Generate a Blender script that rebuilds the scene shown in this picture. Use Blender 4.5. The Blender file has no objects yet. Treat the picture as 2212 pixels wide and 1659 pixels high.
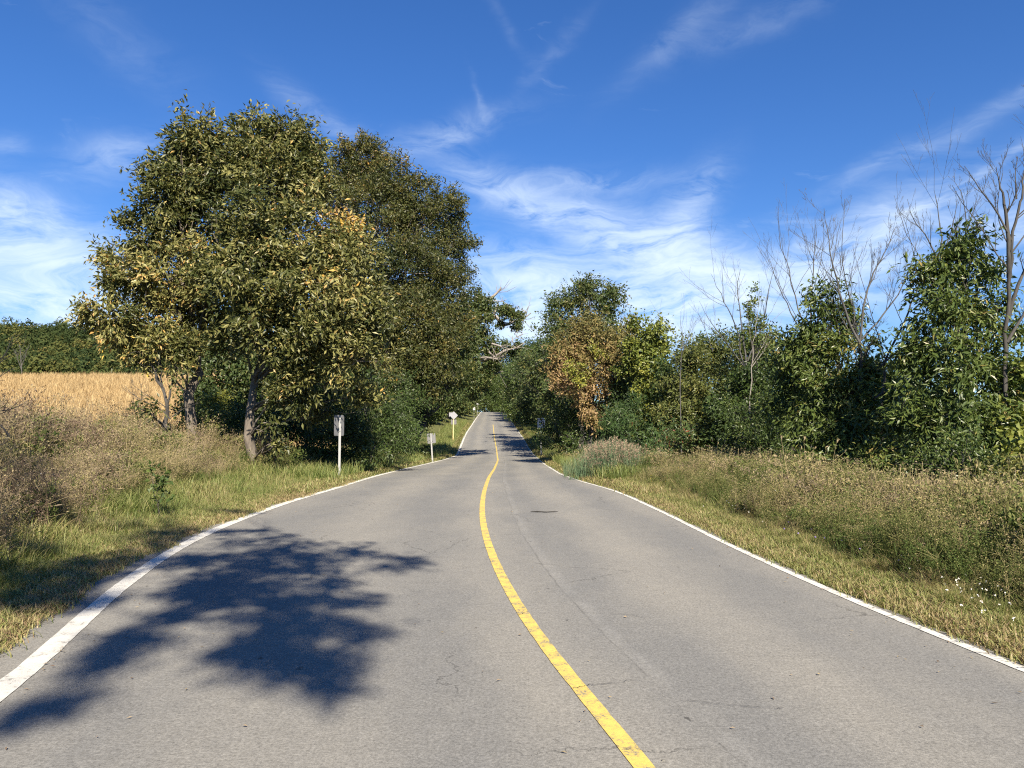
import bpy, math
import numpy as np
from math import radians as R

# ------------------------------------------------------------------ camera, sky, sun, exposure
S = bpy.context.scene
C = S.collection
VW, VH, F = 2212.0, 1659.0, 1640.0          # photograph measured on a 2212 x 1659 grid
PITCH = R(3.2); EYE = 1.6
cam = bpy.data.objects.new('camera', bpy.data.cameras.new('camera'))
C.objects.link(cam); S.camera = cam
cam.location = (0, 0, EYE); cam.rotation_euler = (R(90) + PITCH, 0, 0)
cam.data.sensor_width = 36.0; cam.data.lens = 36.0 * F / VW
cam.data.clip_start = 0.05; cam.data.clip_end = 20000
S.render.resolution_x = 1024; S.render.resolution_y = 768
S.view_settings.view_transform = 'Standard'; S.view_settings.look = 'None'
S.view_settings.gamma = 1.0; S.view_settings.exposure = 1.38
S.cycles.max_bounces = 6; S.cycles.diffuse_bounces = 3; S.cycles.glossy_bounces = 2
S.cycles.transmission_bounces = 3; S.cycles.transparent_max_bounces = 4
S.cycles.pixel_filter_type = 'BLACKMAN_HARRIS'; S.cycles.filter_width = 1.15
S.cycles.use_denoising = False
S.cycles.caustics_reflective = False; S.cycles.caustics_refractive = False

SUN_AZ, SUN_EL = 165.0, 39.0                 # degrees clockwise from +Y: behind the camera, a little to the right
SD = np.array([math.sin(R(SUN_AZ)) * math.cos(R(SUN_EL)), math.cos(R(SUN_AZ)) * math.cos(R(SUN_EL)), math.sin(R(SUN_EL))])
sl = bpy.data.lights.new('sun', 'SUN'); sl.energy = 5.0; sl.angle = R(0.55); sl.color = (1.0, 0.90, 0.74)
so = bpy.data.objects.new('sun', sl); C.objects.link(so)
from mathutils import Vector
so.rotation_euler = Vector(SD).to_track_quat('Z', 'Y').to_euler()

ct, st = math.cos(PITCH), math.sin(PITCH)
def ray(x, y):
    u = (x - VW / 2) / F; v = (VH / 2 - y) / F
    return np.array([u, ct - v * st, st + v * ct])
def at(x, y, Y):
    d = ray(x, y); return np.array([0, 0, EYE]) + d * (Y / d[1])
def proj_row(Y, z):
    dz = z - EYE
    return VH / 2 - F * (dz * ct - Y * st) / (dz * st + Y * ct)

w = bpy.data.worlds.new('World'); S.world = w; w.use_nodes = True
def build_world():
    nt = w.node_tree; N = nt.nodes; Lk = nt.links; N.clear()
    out = N.new('ShaderNodeOutputWorld'); bg = N.new('ShaderNodeBackground'); bg.inputs['Strength'].default_value = 0.050
    sky = N.new('ShaderNodeTexSky'); sky.sky_type = 'NISHITA'; sky.sun_disc = False
    sky.sun_elevation = R(SUN_EL); sky.sun_rotation = R(SUN_AZ); sky.altitude = 150
    sky.air_density = 1.15; sky.dust_density = 0.25; sky.ozone_density = 3.2
    geo = N.new('ShaderNodeTexCoord')
    sep = N.new('ShaderNodeSeparateXYZ'); Lk.new(geo.outputs['Generated'], sep.inputs[0])
    az = N.new('ShaderNodeMath'); az.operation = 'ARCTAN2'; Lk.new(sep.outputs['X'], az.inputs[0]); Lk.new(sep.outputs['Y'], az.inputs[1])
    el = N.new('ShaderNodeMath'); el.operation = 'ARCSINE'; Lk.new(sep.outputs['Z'], el.inputs[0])
    v = N.new('ShaderNodeCombineXYZ'); Lk.new(az.outputs[0], v.inputs[0]); Lk.new(el.outputs[0], v.inputs[1])
    def vm(op, a, b=None, s=None):
        n = N.new('ShaderNodeVectorMath'); n.operation = op
        for k, q in enumerate((a, b)):
            if q is None: continue
            if isinstance(q, tuple): n.inputs[k].default_value = q
            else: Lk.new(q, n.inputs[k])
        return n
    def ma(op, a, b=0.0, c=None, clamp=False):
        n = N.new('ShaderNodeMath'); n.operation = op; n.use_clamp = clamp
        for k, q in enumerate((a, b, c)):
            if q is None: continue
            if isinstance(q, (int, float)): n.inputs[k].default_value = q
            else: Lk.new(q, n.inputs[k])
        return n.outputs[0]
    def noise(vec, scale, detail, rough, dist=0.0, col=False):
        n = N.new('ShaderNodeTexNoise'); n.inputs['Scale'].default_value = scale; n.inputs['Detail'].default_value = detail
        n.inputs['Roughness'].default_value = rough; n.inputs['Distortion'].default_value = dist; Lk.new(vec, n.inputs['Vector'])
        return n.outputs['Color' if col else 'Fac']
    wn = noise(v.outputs[0], 5.0, 5, 0.6, col=True)
    off = vm('SUBTRACT', wn, (0.5, 0.5, 0.5)); off2 = vm('MULTIPLY', off.outputs[0], (0.10, 0.06, 0))
    vw = vm('ADD', v.outputs[0], off2.outputs[0]).outputs[0]
    streaks = [(50, 520, 190, 60, -25, .75), (90, 650, 240, 36, -8, .8), (270, 352, 75, 34, 20, .35), (30, 315, 30, 16, 0, .25), (20, 440, 60, 30, 0, .4),
               (960, 292, 130, 24, 16, .3), (700, 255, 100, 25, -30, .25), (1090, 405, 120, 32, -20, .6), (1250, 470, 190, 30, -12, .45),
               (1390, 530, 170, 34, -25, .65), (1455, 480, 100, 40, 50, .6), (1150, 610, 200, 60, -5, 1.0), (1350, 650, 260, 60, 5, .8),
               (1600, 620, 250, 50, 12, .75), (1890, 500, 170, 46, 20, .6), (2060, 405, 160, 10, 28, .35), (2050, 290, 230, 17, 20, .2), (1270, 390, 130, 22, 0, .35),
               (1190, 110, 90, 14, 42, .10), (1470, 75, 140, 24, 32, .12), (1650, 35, 160, 26, 12, .11), (1095, 70, 90, 12, -50, .05), (1090, 720, 260, 50, 0, .9), (1450, 700, 300, 50, 5, .6), (1800, 600, 260, 60, 10, .5), (60, 600, 260, 60, -12, .6), (1480, 560, 150, 50, -30, .5),
               (250, 60, 140, 42, -35, .07), (1037, 235, 45, 7, -60, .15), (2180, 520, 90, 40, 15, .6), (1330, 545, 100, 16, -20, .5), (120, 570, 200, 14, -20, .35)]
    total = None
    for (x, y, hl, hw, ang, s) in streaks:
        d = ray(x, y); d = d / np.linalg.norm(d)
        a0, e0 = math.atan2(d[0], d[1]), math.asin(d[2])
        m = N.new('ShaderNodeMapping'); m.vector_type = 'TEXTURE'
        m.inputs['Location'].default_value = (a0, e0, 0); m.inputs['Rotation'].default_value = (0, 0, R(ang))
        m.inputs['Scale'].default_value = (hl / F, hw / F, 1); Lk.new(vw, m.inputs['Vector'])
        dt = vm('DOT_PRODUCT', m.outputs[0], m.outputs[0]).outputs['Value']
        g = ma('MULTIPLY', ma('EXPONENT', ma('MULTIPLY', dt, -0.9)), s)
        total = g if total is None else ma('ADD', total, g)
    # fibrous cirrus texture, drawn out along the wind
    mp = N.new('ShaderNodeMapping'); mp.inputs['Rotation'].default_value = (0, 0, R(-18)); mp.inputs['Scale'].default_value = (1.0, 3.4, 1); Lk.new(vw, mp.inputs['Vector'])
    f1 = noise(mp.outputs[0], 8.0, 10, 0.64, 1.1); f2 = noise(v.outputs[0], 3.0, 4, 0.55)
    fib = ma('ADD', ma('MULTIPLY', ma('SUBTRACT', f1, 0.35, clamp=True), 3.9), 0.1)
    gen = ma('MULTIPLY', ma('SUBTRACT', ma('MULTIPLY', f1, f2), 0.34, clamp=True), 1.2)   # thin cirrus anywhere else in the sky
    dens = ma('ADD', ma('MULTIPLY', total, fib), gen)
    hz_ = ma('MULTIPLY', ma('EXPONENT', ma('MULTIPLY', ma('MAXIMUM', el.outputs[0], 0.0), -11.0)), 0.6)
    dens = ma('ADD', ma('MULTIPLY', dens, 1.15), hz_)
    dens = ma('SUBTRACT', 1.0, ma('EXPONENT', ma('MULTIPLY', dens, -0.80)))
    grade = N.new('ShaderNodeMix'); grade.data_type = 'RGBA'; grade.blend_type = 'MULTIPLY'; grade.inputs['Factor'].default_value = 1.0
    Lk.new(sky.outputs[0], grade.inputs['A']); grade.inputs['B'].default_value = (0.34, 0.66, 1.12, 1)
    mix = N.new('ShaderNodeMix'); mix.data_type = 'RGBA'; Lk.new(dens, mix.inputs['Factor']); Lk.new(grade.outputs['Result'], mix.inputs['A'])
    mix.inputs['B'].default_value = (7.5, 8.6, 9.8, 1)
    Lk.new(mix.outputs['Result'], bg.inputs['Color']); Lk.new(bg.outputs[0], out.inputs[0])
build_world()

# ------------------------------------------------------------------ mesh helpers
rng = np.random.default_rng(7)
def unit(a): return a / np.maximum(np.linalg.norm(a, axis=-1, keepdims=True), 1e-9)
def lin(r, g, b):
    f = lambda c: (c / 255 / 12.92) if c / 255 <= 0.04045 else ((c / 255 + 0.055) / 1.055) ** 2.4
    return (f(r), f(g), f(b), 1)

class MB:
    def __init__(s): s.v = []; s.f = []; s.t = []; s.n = 0; s.uv = []
    def add(s, verts, faces, tint=0.5):
        verts = np.asarray(verts, float).reshape(-1, 3); faces = np.asarray(faces, np.int64)
        s.v.append(verts); s.f.append(faces + s.n); s.n += len(verts)
        s.t.append(np.broadcast_to(np.asarray(tint, float), (len(faces),)).copy())
    def build(s, name, mat, parent=None, loc=None, smooth=False, uv=None):
        me = bpy.data.meshes.new(name)
        V = np.concatenate(s.v)
        if loc is None and parent is not None: loc = np.array(parent.location)
        base = np.zeros(3) if loc is None else np.array(loc, float)
        V = V - base
        loops = np.concatenate([f.ravel() for f in s.f]).astype(np.int32)
        cnt = np.concatenate([np.full(len(f), f.shape[1], np.int32) for f in s.f])
        start = np.concatenate([[0], np.cumsum(cnt)[:-1]]).astype(np.int32)
        me.vertices.add(len(V)); me.vertices.foreach_set('co', V.astype(np.float32).ravel())
        me.loops.add(len(loops)); me.loops.foreach_set('vertex_index', loops)
        me.polygons.add(len(cnt)); me.polygons.foreach_set('loop_start', start)
        me.polygons.foreach_set('use_smooth', np.full(len(cnt), smooth))
        me.update(calc_edges=True)
        a = me.attributes.new('tint', 'FLOAT', 'FACE'); a.data.foreach_set('value', np.concatenate(s.t).astype(np.float32))
        if uv is not None:
            l = me.uv_layers.new(name='UVMap'); l.data.foreach_set('uv', np.asarray(uv, np.float32)[loops].ravel())
        me.materials.append(mat)
        o = bpy.data.objects.new(name, me); C.objects.link(o)
        if parent is not None: o.parent = parent
        elif loc is not None: o.location = base
        return o

def thing(name, loc, label, cat, group=None, kind=None):
    o = bpy.data.objects.new(name, None); C.objects.link(o); o.location = tuple(float(q) for q in loc)
    o.empty_display_size = 0.3
    tag(o, label, cat, group, kind); return o
def tag(o, label=None, cat=None, group=None, kind=None):
    if label: o['label'] = label
    if cat: o['category'] = cat
    if group: o['group'] = group
    if kind: o['kind'] = kind
    return o

def tube(mb, pts, rad, sides=6, tint=0.5, bump=0.0):
    pts = np.asarray(pts, float); n = len(pts); rad = np.broadcast_to(rad, (n,)).astype(float)
    tg = unit(np.gradient(pts, axis=0)); ref = np.array([0.3, 0.2, 1.0]) if abs(tg[:, 2]).mean() < 0.8 else np.array([1.0, 0.2, 0.1])
    a = unit(np.cross(tg, ref)); b = np.cross(tg, a)
    ang = np.linspace(0, 2 * np.pi, sides, endpoint=False)
    rr = rad[:, None] * (1 + bump * rng.normal(size=(n, sides)))
    V = pts[:, None] + rr[..., None] * (np.cos(ang)[None, :, None] * a[:, None] + np.sin(ang)[None, :, None] * b[:, None])
    i = np.arange(n - 1)[:, None] * sides; j = np.arange(sides)[None]; k = (j + 1) % sides
    Fq = np.stack([i + j, i + k, i + sides + k, i + sides + j], -1).reshape(-1, 4)
    mb.add(V.reshape(-1, 3), Fq, tint)
    mb.add(V[-1], np.arange(sides)[None, :], tint)

def twigs(mb, A, B, r0, r1, sag=0.1, seg=2, tint=0.5):
    A = np.asarray(A); B = np.asarray(B); N = len(A)
    if N == 0: return
    L = np.linalg.norm(B - A, axis=1, keepdims=True); mid = rng.normal(size=(N, 3)) * L * sag
    ts = np.linspace(0, 1, seg + 1)
    r0 = np.broadcast_to(r0, (N,)); r1 = np.broadcast_to(r1, (N,))
    P = np.stack([A + (B - A) * t + mid * (4 * t * (1 - t)) for t in ts], 1)
    tg = unit(B - A); a = unit(np.cross(tg, rng.normal(size=(N, 3)))); b = np.cross(tg, a)
    ang = np.array([0, 2.094, 4.189])
    rr = (r0[:, None] * (1 - ts) + r1[:, None] * ts)[:, :, None, None]
    V = P[:, :, None] + rr * (np.cos(ang)[None, None, :, None] * a[:, None, None] + np.sin(ang)[None, None, :, None] * b[:, None, None])
    base = (np.arange(N) * (seg + 1) * 3)[:, None, None] + (np.arange(seg) * 3)[None, :, None]
    j = np.arange(3)[None, None]; k = (j + 1) % 3
    Fq = np.stack([base + j, base + k, base + 3 + k, base + 3 + j], -1).reshape(-1, 4)
    mb.add(V.reshape(-1, 3), Fq, tint)

def leaves(mb, P, D, L, Wd, tint, flat=0.9, fold=0.18, ref=None):
    N = len(P); D = unit(D)
    s = unit(np.cross(D, (np.array([0, 0, 1.0]) if ref is None else ref) + flat * rng.normal(size=(N, 3)))); n = np.cross(s, D)
    L = np.broadcast_to(L, (N,))[:, None]; Wd = np.broadcast_to(Wd, (N,))[:, None]
    m = P + D * L * 0.42
    V = np.stack([P, m + s * Wd * .5 + n * Wd * fold, P + D * L - n * L * 0.08, m - s * Wd * .5 + n * Wd * fold], 1)
    mb.add(V.reshape(-1, 3), np.arange(4 * N).reshape(N, 4), tint)

def scatter(mb, tpl, pos, sc, tint=0.0, lean=0.12, zs=None):
    V, FS, T = tpl; N = len(pos); M = len(V)
    th = rng.uniform(0, 2 * np.pi, N); c, s_ = np.cos(th), np.sin(th)
    X = V[None, :, 0] * c[:, None] - V[None, :, 1] * s_[:, None]
    Yv = V[None, :, 0] * s_[:, None] + V[None, :, 1] * c[:, None]
    Z = np.broadcast_to(V[None, :, 2], X.shape) * (1.0 if zs is None else np.asarray(zs)[:, None])
    ln = rng.normal(size=(N, 2)) * lean
    sc = np.broadcast_to(sc, (N,))[:, None]
    W_ = np.stack([X + Z * ln[:, :1], Yv + Z * ln[:, 1:], Z], -1) * sc[..., None] + pos[:, None]
    W_ = W_.reshape(-1, 3); k0 = 0; first = True
    tint = np.broadcast_to(tint, (N,))
    off = (np.arange(N) * M)[:, None, None]
    for f in FS:
        tt = (T[k0:k0 + len(f)][None] + tint[:, None]).ravel(); k0 += len(f)
        ff = (f[None] + off).reshape(-1, f.shape[1])
        if first: mb.add(W_, ff, tt); b0 = mb.n - len(W_); first = False
        else: mb.f.append(ff + b0); mb.t.append(tt)

# ------------------------------------------------------------------ materials
def newmat(name):
    m = bpy.data.materials.new(name); m.use_nodes = True; m.node_tree.nodes.clear(); return m, m.node_tree.nodes, m.node_tree.links
def leafmat(name, stops, trans=0.18, rough=0.45, spec=0.32):
    m, N, L = newmat(name)
    o = N.new('ShaderNodeOutputMaterial'); p = N.new('ShaderNodeBsdfPrincipled'); t = N.new('ShaderNodeBsdfTranslucent'); mx = N.new('ShaderNodeMixShader')
    a = N.new('ShaderNodeAttribute'); a.attribute_name = 'tint'; r = N.new('ShaderNodeValToRGB')
    el = r.color_ramp.elements
    while len(el) > 1: el.remove(el[-1])
    el[0].position = stops[0][0]; el[0].color = (*stops[0][1], 1)
    for p_, c_ in stops[1:]:
        e = el.new(p_); e.color = (*c_, 1)
    L.new(a.outputs['Fac'], r.inputs[0])
    L.new(r.outputs[0], p.inputs['Base Color']); p.inputs['Roughness'].default_value = rough; p.inputs['Specular IOR Level'].default_value = spec
    hs = N.new('ShaderNodeHueSaturation'); hs.inputs['Saturation'].default_value = 1.15; hs.inputs['Value'].default_value = 1.3; L.new(r.outputs[0], hs.inputs['Color'])
    L.new(hs.outputs[0], t.inputs['Color']); mx.inputs[0].default_value = trans
    L.new(p.outputs[0], mx.inputs[1]); L.new(t.outputs[0], mx.inputs[2]); L.new(mx.outputs[0], o.inputs[0])
    return m
def barkmat(name, c1, c2, scale=6):
    m, N, L = newmat(name)
    o = N.new('ShaderNodeOutputMaterial'); p = N.new('ShaderNodeBsdfPrincipled'); n = N.new('ShaderNodeTexNoise'); r = N.new('ShaderNodeValToRGB'); tc = N.new('ShaderNodeTexCoord'); mp = N.new('ShaderNodeMapping')
    mp.inputs['Scale'].default_value = (1, 1, 0.25); L.new(tc.outputs['Object'], mp.inputs[0]); L.new(mp.outputs[0], n.inputs['Vector'])
    n.inputs['Scale'].default_value = scale; n.inputs['Detail'].default_value = 6; n.inputs['Roughness'].default_value = .7
    r.color_ramp.elements[0].position = .35; r.color_ramp.elements[0].color = (*c1, 1); r.color_ramp.elements[1].position = .65; r.color_ramp.elements[1].color = (*c2, 1)
    b = N.new('ShaderNodeBump'); b.inputs['Strength'].default_value = .8; b.inputs['Distance'].default_value = .03; L.new(n.outputs['Fac'], b.inputs['Height']); L.new(b.outputs[0], p.inputs['Normal'])
    L.new(n.outputs['Fac'], r.inputs[0]); L.new(r.outputs[0], p.inputs['Base Color']); p.inputs['Roughness'].default_value = .9; L.new(p.outputs[0], o.inputs[0])
    return m
M = {}
M['hickory'] = leafmat('hickory_leaf', [(0, (.034, .046, .013)), (.3, (.078, .084, .023)), (.62, (.25, .23, .08)), (.8, (.38, .23, .08)), (1, (.55, .36, .06))])
M['hickory2'] = leafmat('hickory_leaf_fine', [(0, (.026, .038, .011)), (.4, (.066, .072, .019)), (.7, (.16, .135, .04)), (.88, (.24, .13, .035)), (1, (.35, .2, .04))])
M['oak'] = leafmat('oak_leaf', [(0, (.028, .048, .014)), (.5, (.05, .075, .02)), (.8, (.085, .095, .028)), (1, (.15, .13, .035))], rough=.5)
M['ash'] = leafmat('ash_leaf', [(0, (.035, .055, .016)), (.45, (.07, .10, .024)), (.75, (.12, .145, .035)), (1, (.24, .18, .06))], rough=.38)
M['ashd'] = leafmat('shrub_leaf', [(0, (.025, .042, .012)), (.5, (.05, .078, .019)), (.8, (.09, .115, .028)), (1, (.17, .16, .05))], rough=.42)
M['olive'] = leafmat('olive_leaf', [(0, (.05, .07, .02)), (.5, (.10, .115, .03)), (.8, (.16, .15, .04)), (1, (.25, .2, .05))])
M['rust'] = leafmat('rust_leaf', [(0, (.09, .09, .028)), (.35, (.17, .14, .045)), (.7, (.27, .18, .08)), (1, (.33, .225, .13))], rough=.6)
M['lime'] = leafmat('lime_leaf', [(0, (.07, .10, .02)), (.45, (.13, .15, .028)), (.8, (.23, .23, .042)), (1, (.34, .30, .06))])
M['sumac'] = leafmat('sumac_leaf', [(0, (.025, .05, .016)), (.6, (.055, .095, .028)), (.9, (.10, .11, .035)), (1, (.2, .06, .03))])
M['wood'] = leafmat('far_leaf', [(0, (.02, .034, .012)), (.4, (.042, .058, .018)), (.75, (.085, .09, .026)), (1, (.13, .11, .035))], rough=.8, spec=.1)
M['grass'] = leafmat('grass_blade', [(0, (.06, .10, .025)), (.35, (.15, .19, .05)), (.6, (.27, .265, .10)), (.8, (.34, .265, .14)), (1, (.23, .155, .09))], trans=.35, rough=.5)
M['weed'] = leafmat('weed_stem', [(0, (.07, .10, .025)), (.3, (.15, .155, .05)), (.55, (.32, .26, .13)), (.8, (.235, .185, .125)), (1, (.145, .10, .07))], trans=.25, rough=.7, spec=.2)
M['reed'] = leafmat('reed_leaf', [(0, (.06, .11, .055)), (.45, (.12, .17, .09)), (.75, (.27, .2, .14)), (1, (.26, .16, .12))], rough=.6, spec=.2)
M['crop'] = leafmat('crop_stalk', [(0, (.22, .145, .07)), (.5, (.36, .26, .13)), (1, (.48, .37, .20))], trans=.2, rough=.8, spec=.1)
M['flower'] = leafmat('flower_petal', [(0, (.75, .72, .66)), (.33, (.75, .72, .66)), (.34, (.62, .48, .03)), (.66, (.62, .48, .03)), (.67, (.3, .2, .6)), (1, (.3, .2, .6))], rough=.6)
M['bark'] = barkmat('bark', (.06, .048, .038), (.2, .17, .135))
M['barkd'] = barkmat('dark_bark', (.022, .020, .018), (.068, .062, .055))
M['dead'] = barkmat('dead_bark', (.034, .032, .030), (.10, .095, .087))
M['pale'] = barkmat('pale_bark', (.13, .115, .10), (.30, .27, .235))

# ------------------------------------------------------------------ ground profile and road edges
_py = np.array([-60, 0, 18, 24, 29, 37, 45, 55, 65, 75, 88, 105, 129, 170, 229, 260, 330, 500, 3000], float)
_pz = np.array([0, 0, 0, -.04, -.15, -.34, -.54, -.72, -.80, -.42, .33, 1.05, 1.95, 3.65, 5.9, 6.6, 7.2, 8, 8], float)
_dy = np.concatenate([np.arange(-60, 400, .5), np.arange(400, 3001, 20)])
_dz = np.interp(_dy, _py, _pz)
_k = np.exp(-0.5 * (np.arange(-14, 15) / 5.5) ** 2); _k /= _k.sum()
_dz[20:-150] = np.convolve(_dz, _k, 'same')[20:-150]
def zr(y): return np.interp(y, _dy, _dz)
_ys = np.arange(3.3, 240, .1); _rows = proj_row(_ys, zr(_ys))
_rm = np.minimum.accumulate(_rows)
def row2Y(row): return float(np.interp(-row, -_rm, _ys))
def edge(pts, extra):
    P = []
    for x, y in pts:
        Y = row2Y(y); P.append((Y, at(x, y, Y)[0]))
    P += extra; P = np.array(sorted(P)); yy = np.arange(-40, 330, .5)
    s0 = (P[1, 1] - P[0, 1]) / (P[1, 0] - P[0, 0]) * .5
    xx = np.where(yy < P[0, 0], P[0, 1] + (yy - P[0, 0]) * s0, np.interp(yy, P[:, 0], P[:, 1]))
    k = np.exp(-0.5 * (np.arange(-8, 9) / 2.2) ** 2); k /= k.sum()
    xs = np.convolve(np.pad(xx, 8, 'edge'), k, 'valid'); near = yy < 8
    k2 = np.exp(-0.5 * (np.arange(-8, 9) / 1.9) ** 2); k2 /= k2.sum(); xn = np.convolve(np.pad(xx, 8, 'edge'), k2, 'valid')
    xs = np.where(near, xn, xs)
    return lambda y: np.interp(y, yy, xs)
LP = [(18, 1497), (91, 1421), (157, 1359), (233, 1286), (321, 1220), (419, 1162), (511, 1125), (620, 1085), (691, 1065), (735, 1052), (833, 1023), (930, 1000), (986, 984), (995, 964), (1008, 935), (1023, 912)]
CP = [(1408.6, 1659), (1352, 1603), (1300, 1547), (1252, 1491), (1204, 1435), (1160, 1379), (1124, 1318.5), (1091.7, 1266), (1067.6, 1214), (1053.6, 1174), (1042.8, 1134), (1040.8, 1094), (1045.6, 1062), (1055.6, 1032), (1067.6, 1013.7), (1075.7, 993.6), (1073, 972), (1068, 945), (1065, 918)]
RP = [(2212, 1446), (2129, 1417), (2051, 1384), (1934, 1335), (1836, 1296), (1738, 1253), (1641, 1208), (1543, 1163), (1465, 1122), (1348, 1068), (1320, 1057), (1260, 1042), (1213, 1026), (1186, 1009), (1158, 986), (1146, 974), (1130, 947), (1123, 937)]
xl = edge(LP, [(229, -9.4), (330, -12)]); xr = edge(RP, [(129, 0.2), (229, -2.4), (330, -5)]); xc = edge(CP, [(229, -6), (330, -8.6)])
def sm(t): t = np.clip(t, 0, 1); return t * t * (3 - 2 * t)
def ground(x, y):
    x = np.asarray(x, float); y = np.asarray(y, float)
    z0 = zr(y); dl = xl(y) - x; dr = x - xr(y)
    z = z0 - 0.02 - .05 * sm(np.minimum(-dl, -dr) / .5)
    L_ = .10 * sm(dl / 2) + .62 * sm((dl - 2.2) / 8) * (1 - .6 * sm((y - 24) / 20)) + .5 * sm((dl - 1) / 4) * sm((y - 70) / 30)
    fld = 9.6 * sm((y - 28) / 230 + .02) * 1.6
    fld = np.where(y < 150, 9.9 * np.clip((y - 30) / 120, 0, 1) ** 1.08, 9.9 - 2.5 * sm((y - 150) / 60))
    fw = sm((-x - 9) / 24)
    hill = (34 + 1.6 * np.sin(x / 13.) + 1.2 * np.sin(x / 5.3 + 1)) * sm((y - 195) / 210) * sm((-x - 25) / 150)
    R_ = .03 * sm(dr / 1) - .30 * sm((dr - 1.2) / 2.8) * (1 - .5 * sm((y - 30) / 30)) + .25 * sm((dr - 6) / 6)
    z = np.where(dl > 0, z0 - .02 + L_ + (fld - np.where(y > 30, z0 * .8, 0)) * fw + hill, z)
    z = np.where(dr > 0, z0 - .02 + R_, z)
    n = .05 * np.sin(x * 1.3 + 2 * np.sin(y * .7)) * np.cos(y * .9 + x * .3)
    return z + n * sm((np.maximum(dl, dr) - .5) / 2)

def gridmesh(name, X, Y, Z, mat, uv=None, **kw):
    ny, nx = X.shape; mb = MB()
    i = np.arange(ny - 1)[:, None] * nx; j = np.arange(nx - 1)[None]
    f = np.stack([i + j, i + j + 1, i + nx + j + 1, i + nx + j], -1).reshape(-1, 4)
    mb.add(np.stack([X, Y, Z], -1).reshape(-1, 3), f)
    return mb.build(name, mat, smooth=True, uv=uv)

def ground_mat():
    m, N, L = newmat('soil')
    o = N.new('ShaderNodeOutputMaterial'); p = N.new('ShaderNodeBsdfPrincipled'); tc = N.new('ShaderNodeTexCoord')
    n = N.new('ShaderNodeTexNoise'); n.inputs['Scale'].default_value = 3.5; n.inputs['Detail'].default_value = 9; n.inputs['Roughness'].default_value = .75; L.new(tc.outputs['Object'], n.inputs['Vector'])
    r = N.new('ShaderNodeValToRGB'); L.new(n.outputs['Fac'], r.inputs[0])
    e = r.color_ramp.elements; e[0].position = .3; e[0].color = (.05, .048, .02, 1); e[1].position = .75; e[1].color = (.17, .14, .07, 1)
    x = e.new(.5); x.color = (.09, .10, .035, 1)
    # golden stubble where the field lies: x < -14, 30 < y < 190
    sp = N.new('ShaderNodeSeparateXYZ'); L.new(tc.outputs['Object'], sp.inputs[0])
    def ma(op, a, b):
        q = N.new('ShaderNodeMath'); q.operation = op; q.use_clamp = op in ('MULTIPLY',)
        for k, v in enumerate((a, b)):
            if isinstance(v, (int, float)): q.inputs[k].default_value = v
            else: L.new(v, q.inputs[k])
        return q.outputs[0]
    f = ma('MULTIPLY', ma('MULTIPLY', ma('LESS_THAN', sp.outputs[0], -13.0), ma('GREATER_THAN', sp.outputs[1], 29.0)), ma('LESS_THAN', sp.outputs[1], 192.0))
    r2 = N.new('ShaderNodeValToRGB'); n2 = N.new('ShaderNodeTexNoise'); n2.inputs['Scale'].default_value = 1.2; n2.inputs['Detail'].default_value = 10; n2.inputs['Roughness'].default_value = .7; L.new(tc.outputs['Object'], n2.inputs['Vector']); L.new(n2.outputs['Fac'], r2.inputs[0])
    r2.color_ramp.elements[0].position = .35; r2.color_ramp.elements[0].color = (.26, .17, .08, 1); r2.color_ramp.elements[1].position = .65; r2.color_ramp.elements[1].color = (.42, .30, .14, 1)
    mx = N.new('ShaderNodeMix'); mx.data_type = 'RGBA'; L.new(f, mx.inputs['Factor']); L.new(r.outputs[0], mx.inputs['A']); L.new(r2.outputs[0], mx.inputs['B'])
    L.new(mx.outputs['Result'], p.inputs['Base Color']); p.inputs['Roughness'].default_value = 1; p.inputs['Specular IOR Level'].default_value = .1
    b = N.new('ShaderNodeBump'); b.inputs['Distance'].default_value = .05; b.inputs['Strength'].default_value = .8; L.new(n.outputs['Fac'], b.inputs['Height']); L.new(b.outputs[0], p.inputs['Normal'])
    L.new(p.outputs[0], o.inputs[0]); return m

yl = np.concatenate([np.arange(-30, 3, 1.5), np.arange(3, 30, .5), np.arange(30, 130, 1.5), np.arange(130, 420, 6), np.array([440, 500, 600, 800, 1200, 2000, 3000])])
offs = np.concatenate([np.arange(0, 4, .4), np.arange(4, 16, 1.), np.arange(16, 60, 4), np.arange(60, 260, 14), np.array([280, 340, 450, 700, 1200, 2500])])
Lx = (xl(yl)[:, None] - .0) - offs[::-1][None]; Rx = xr(yl)[:, None] + offs[None]; mid = xl(yl)[:, None] + (xr(yl) - xl(yl))[:, None] * np.array([.15, .5, .85])[None]
GX = np.concatenate([Lx, mid, Rx], 1); GY = np.broadcast_to(yl[:, None], GX.shape)
g = gridmesh('ground', GX, GY, ground(GX, GY), ground_mat()); tag(g, kind='structure')

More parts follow.
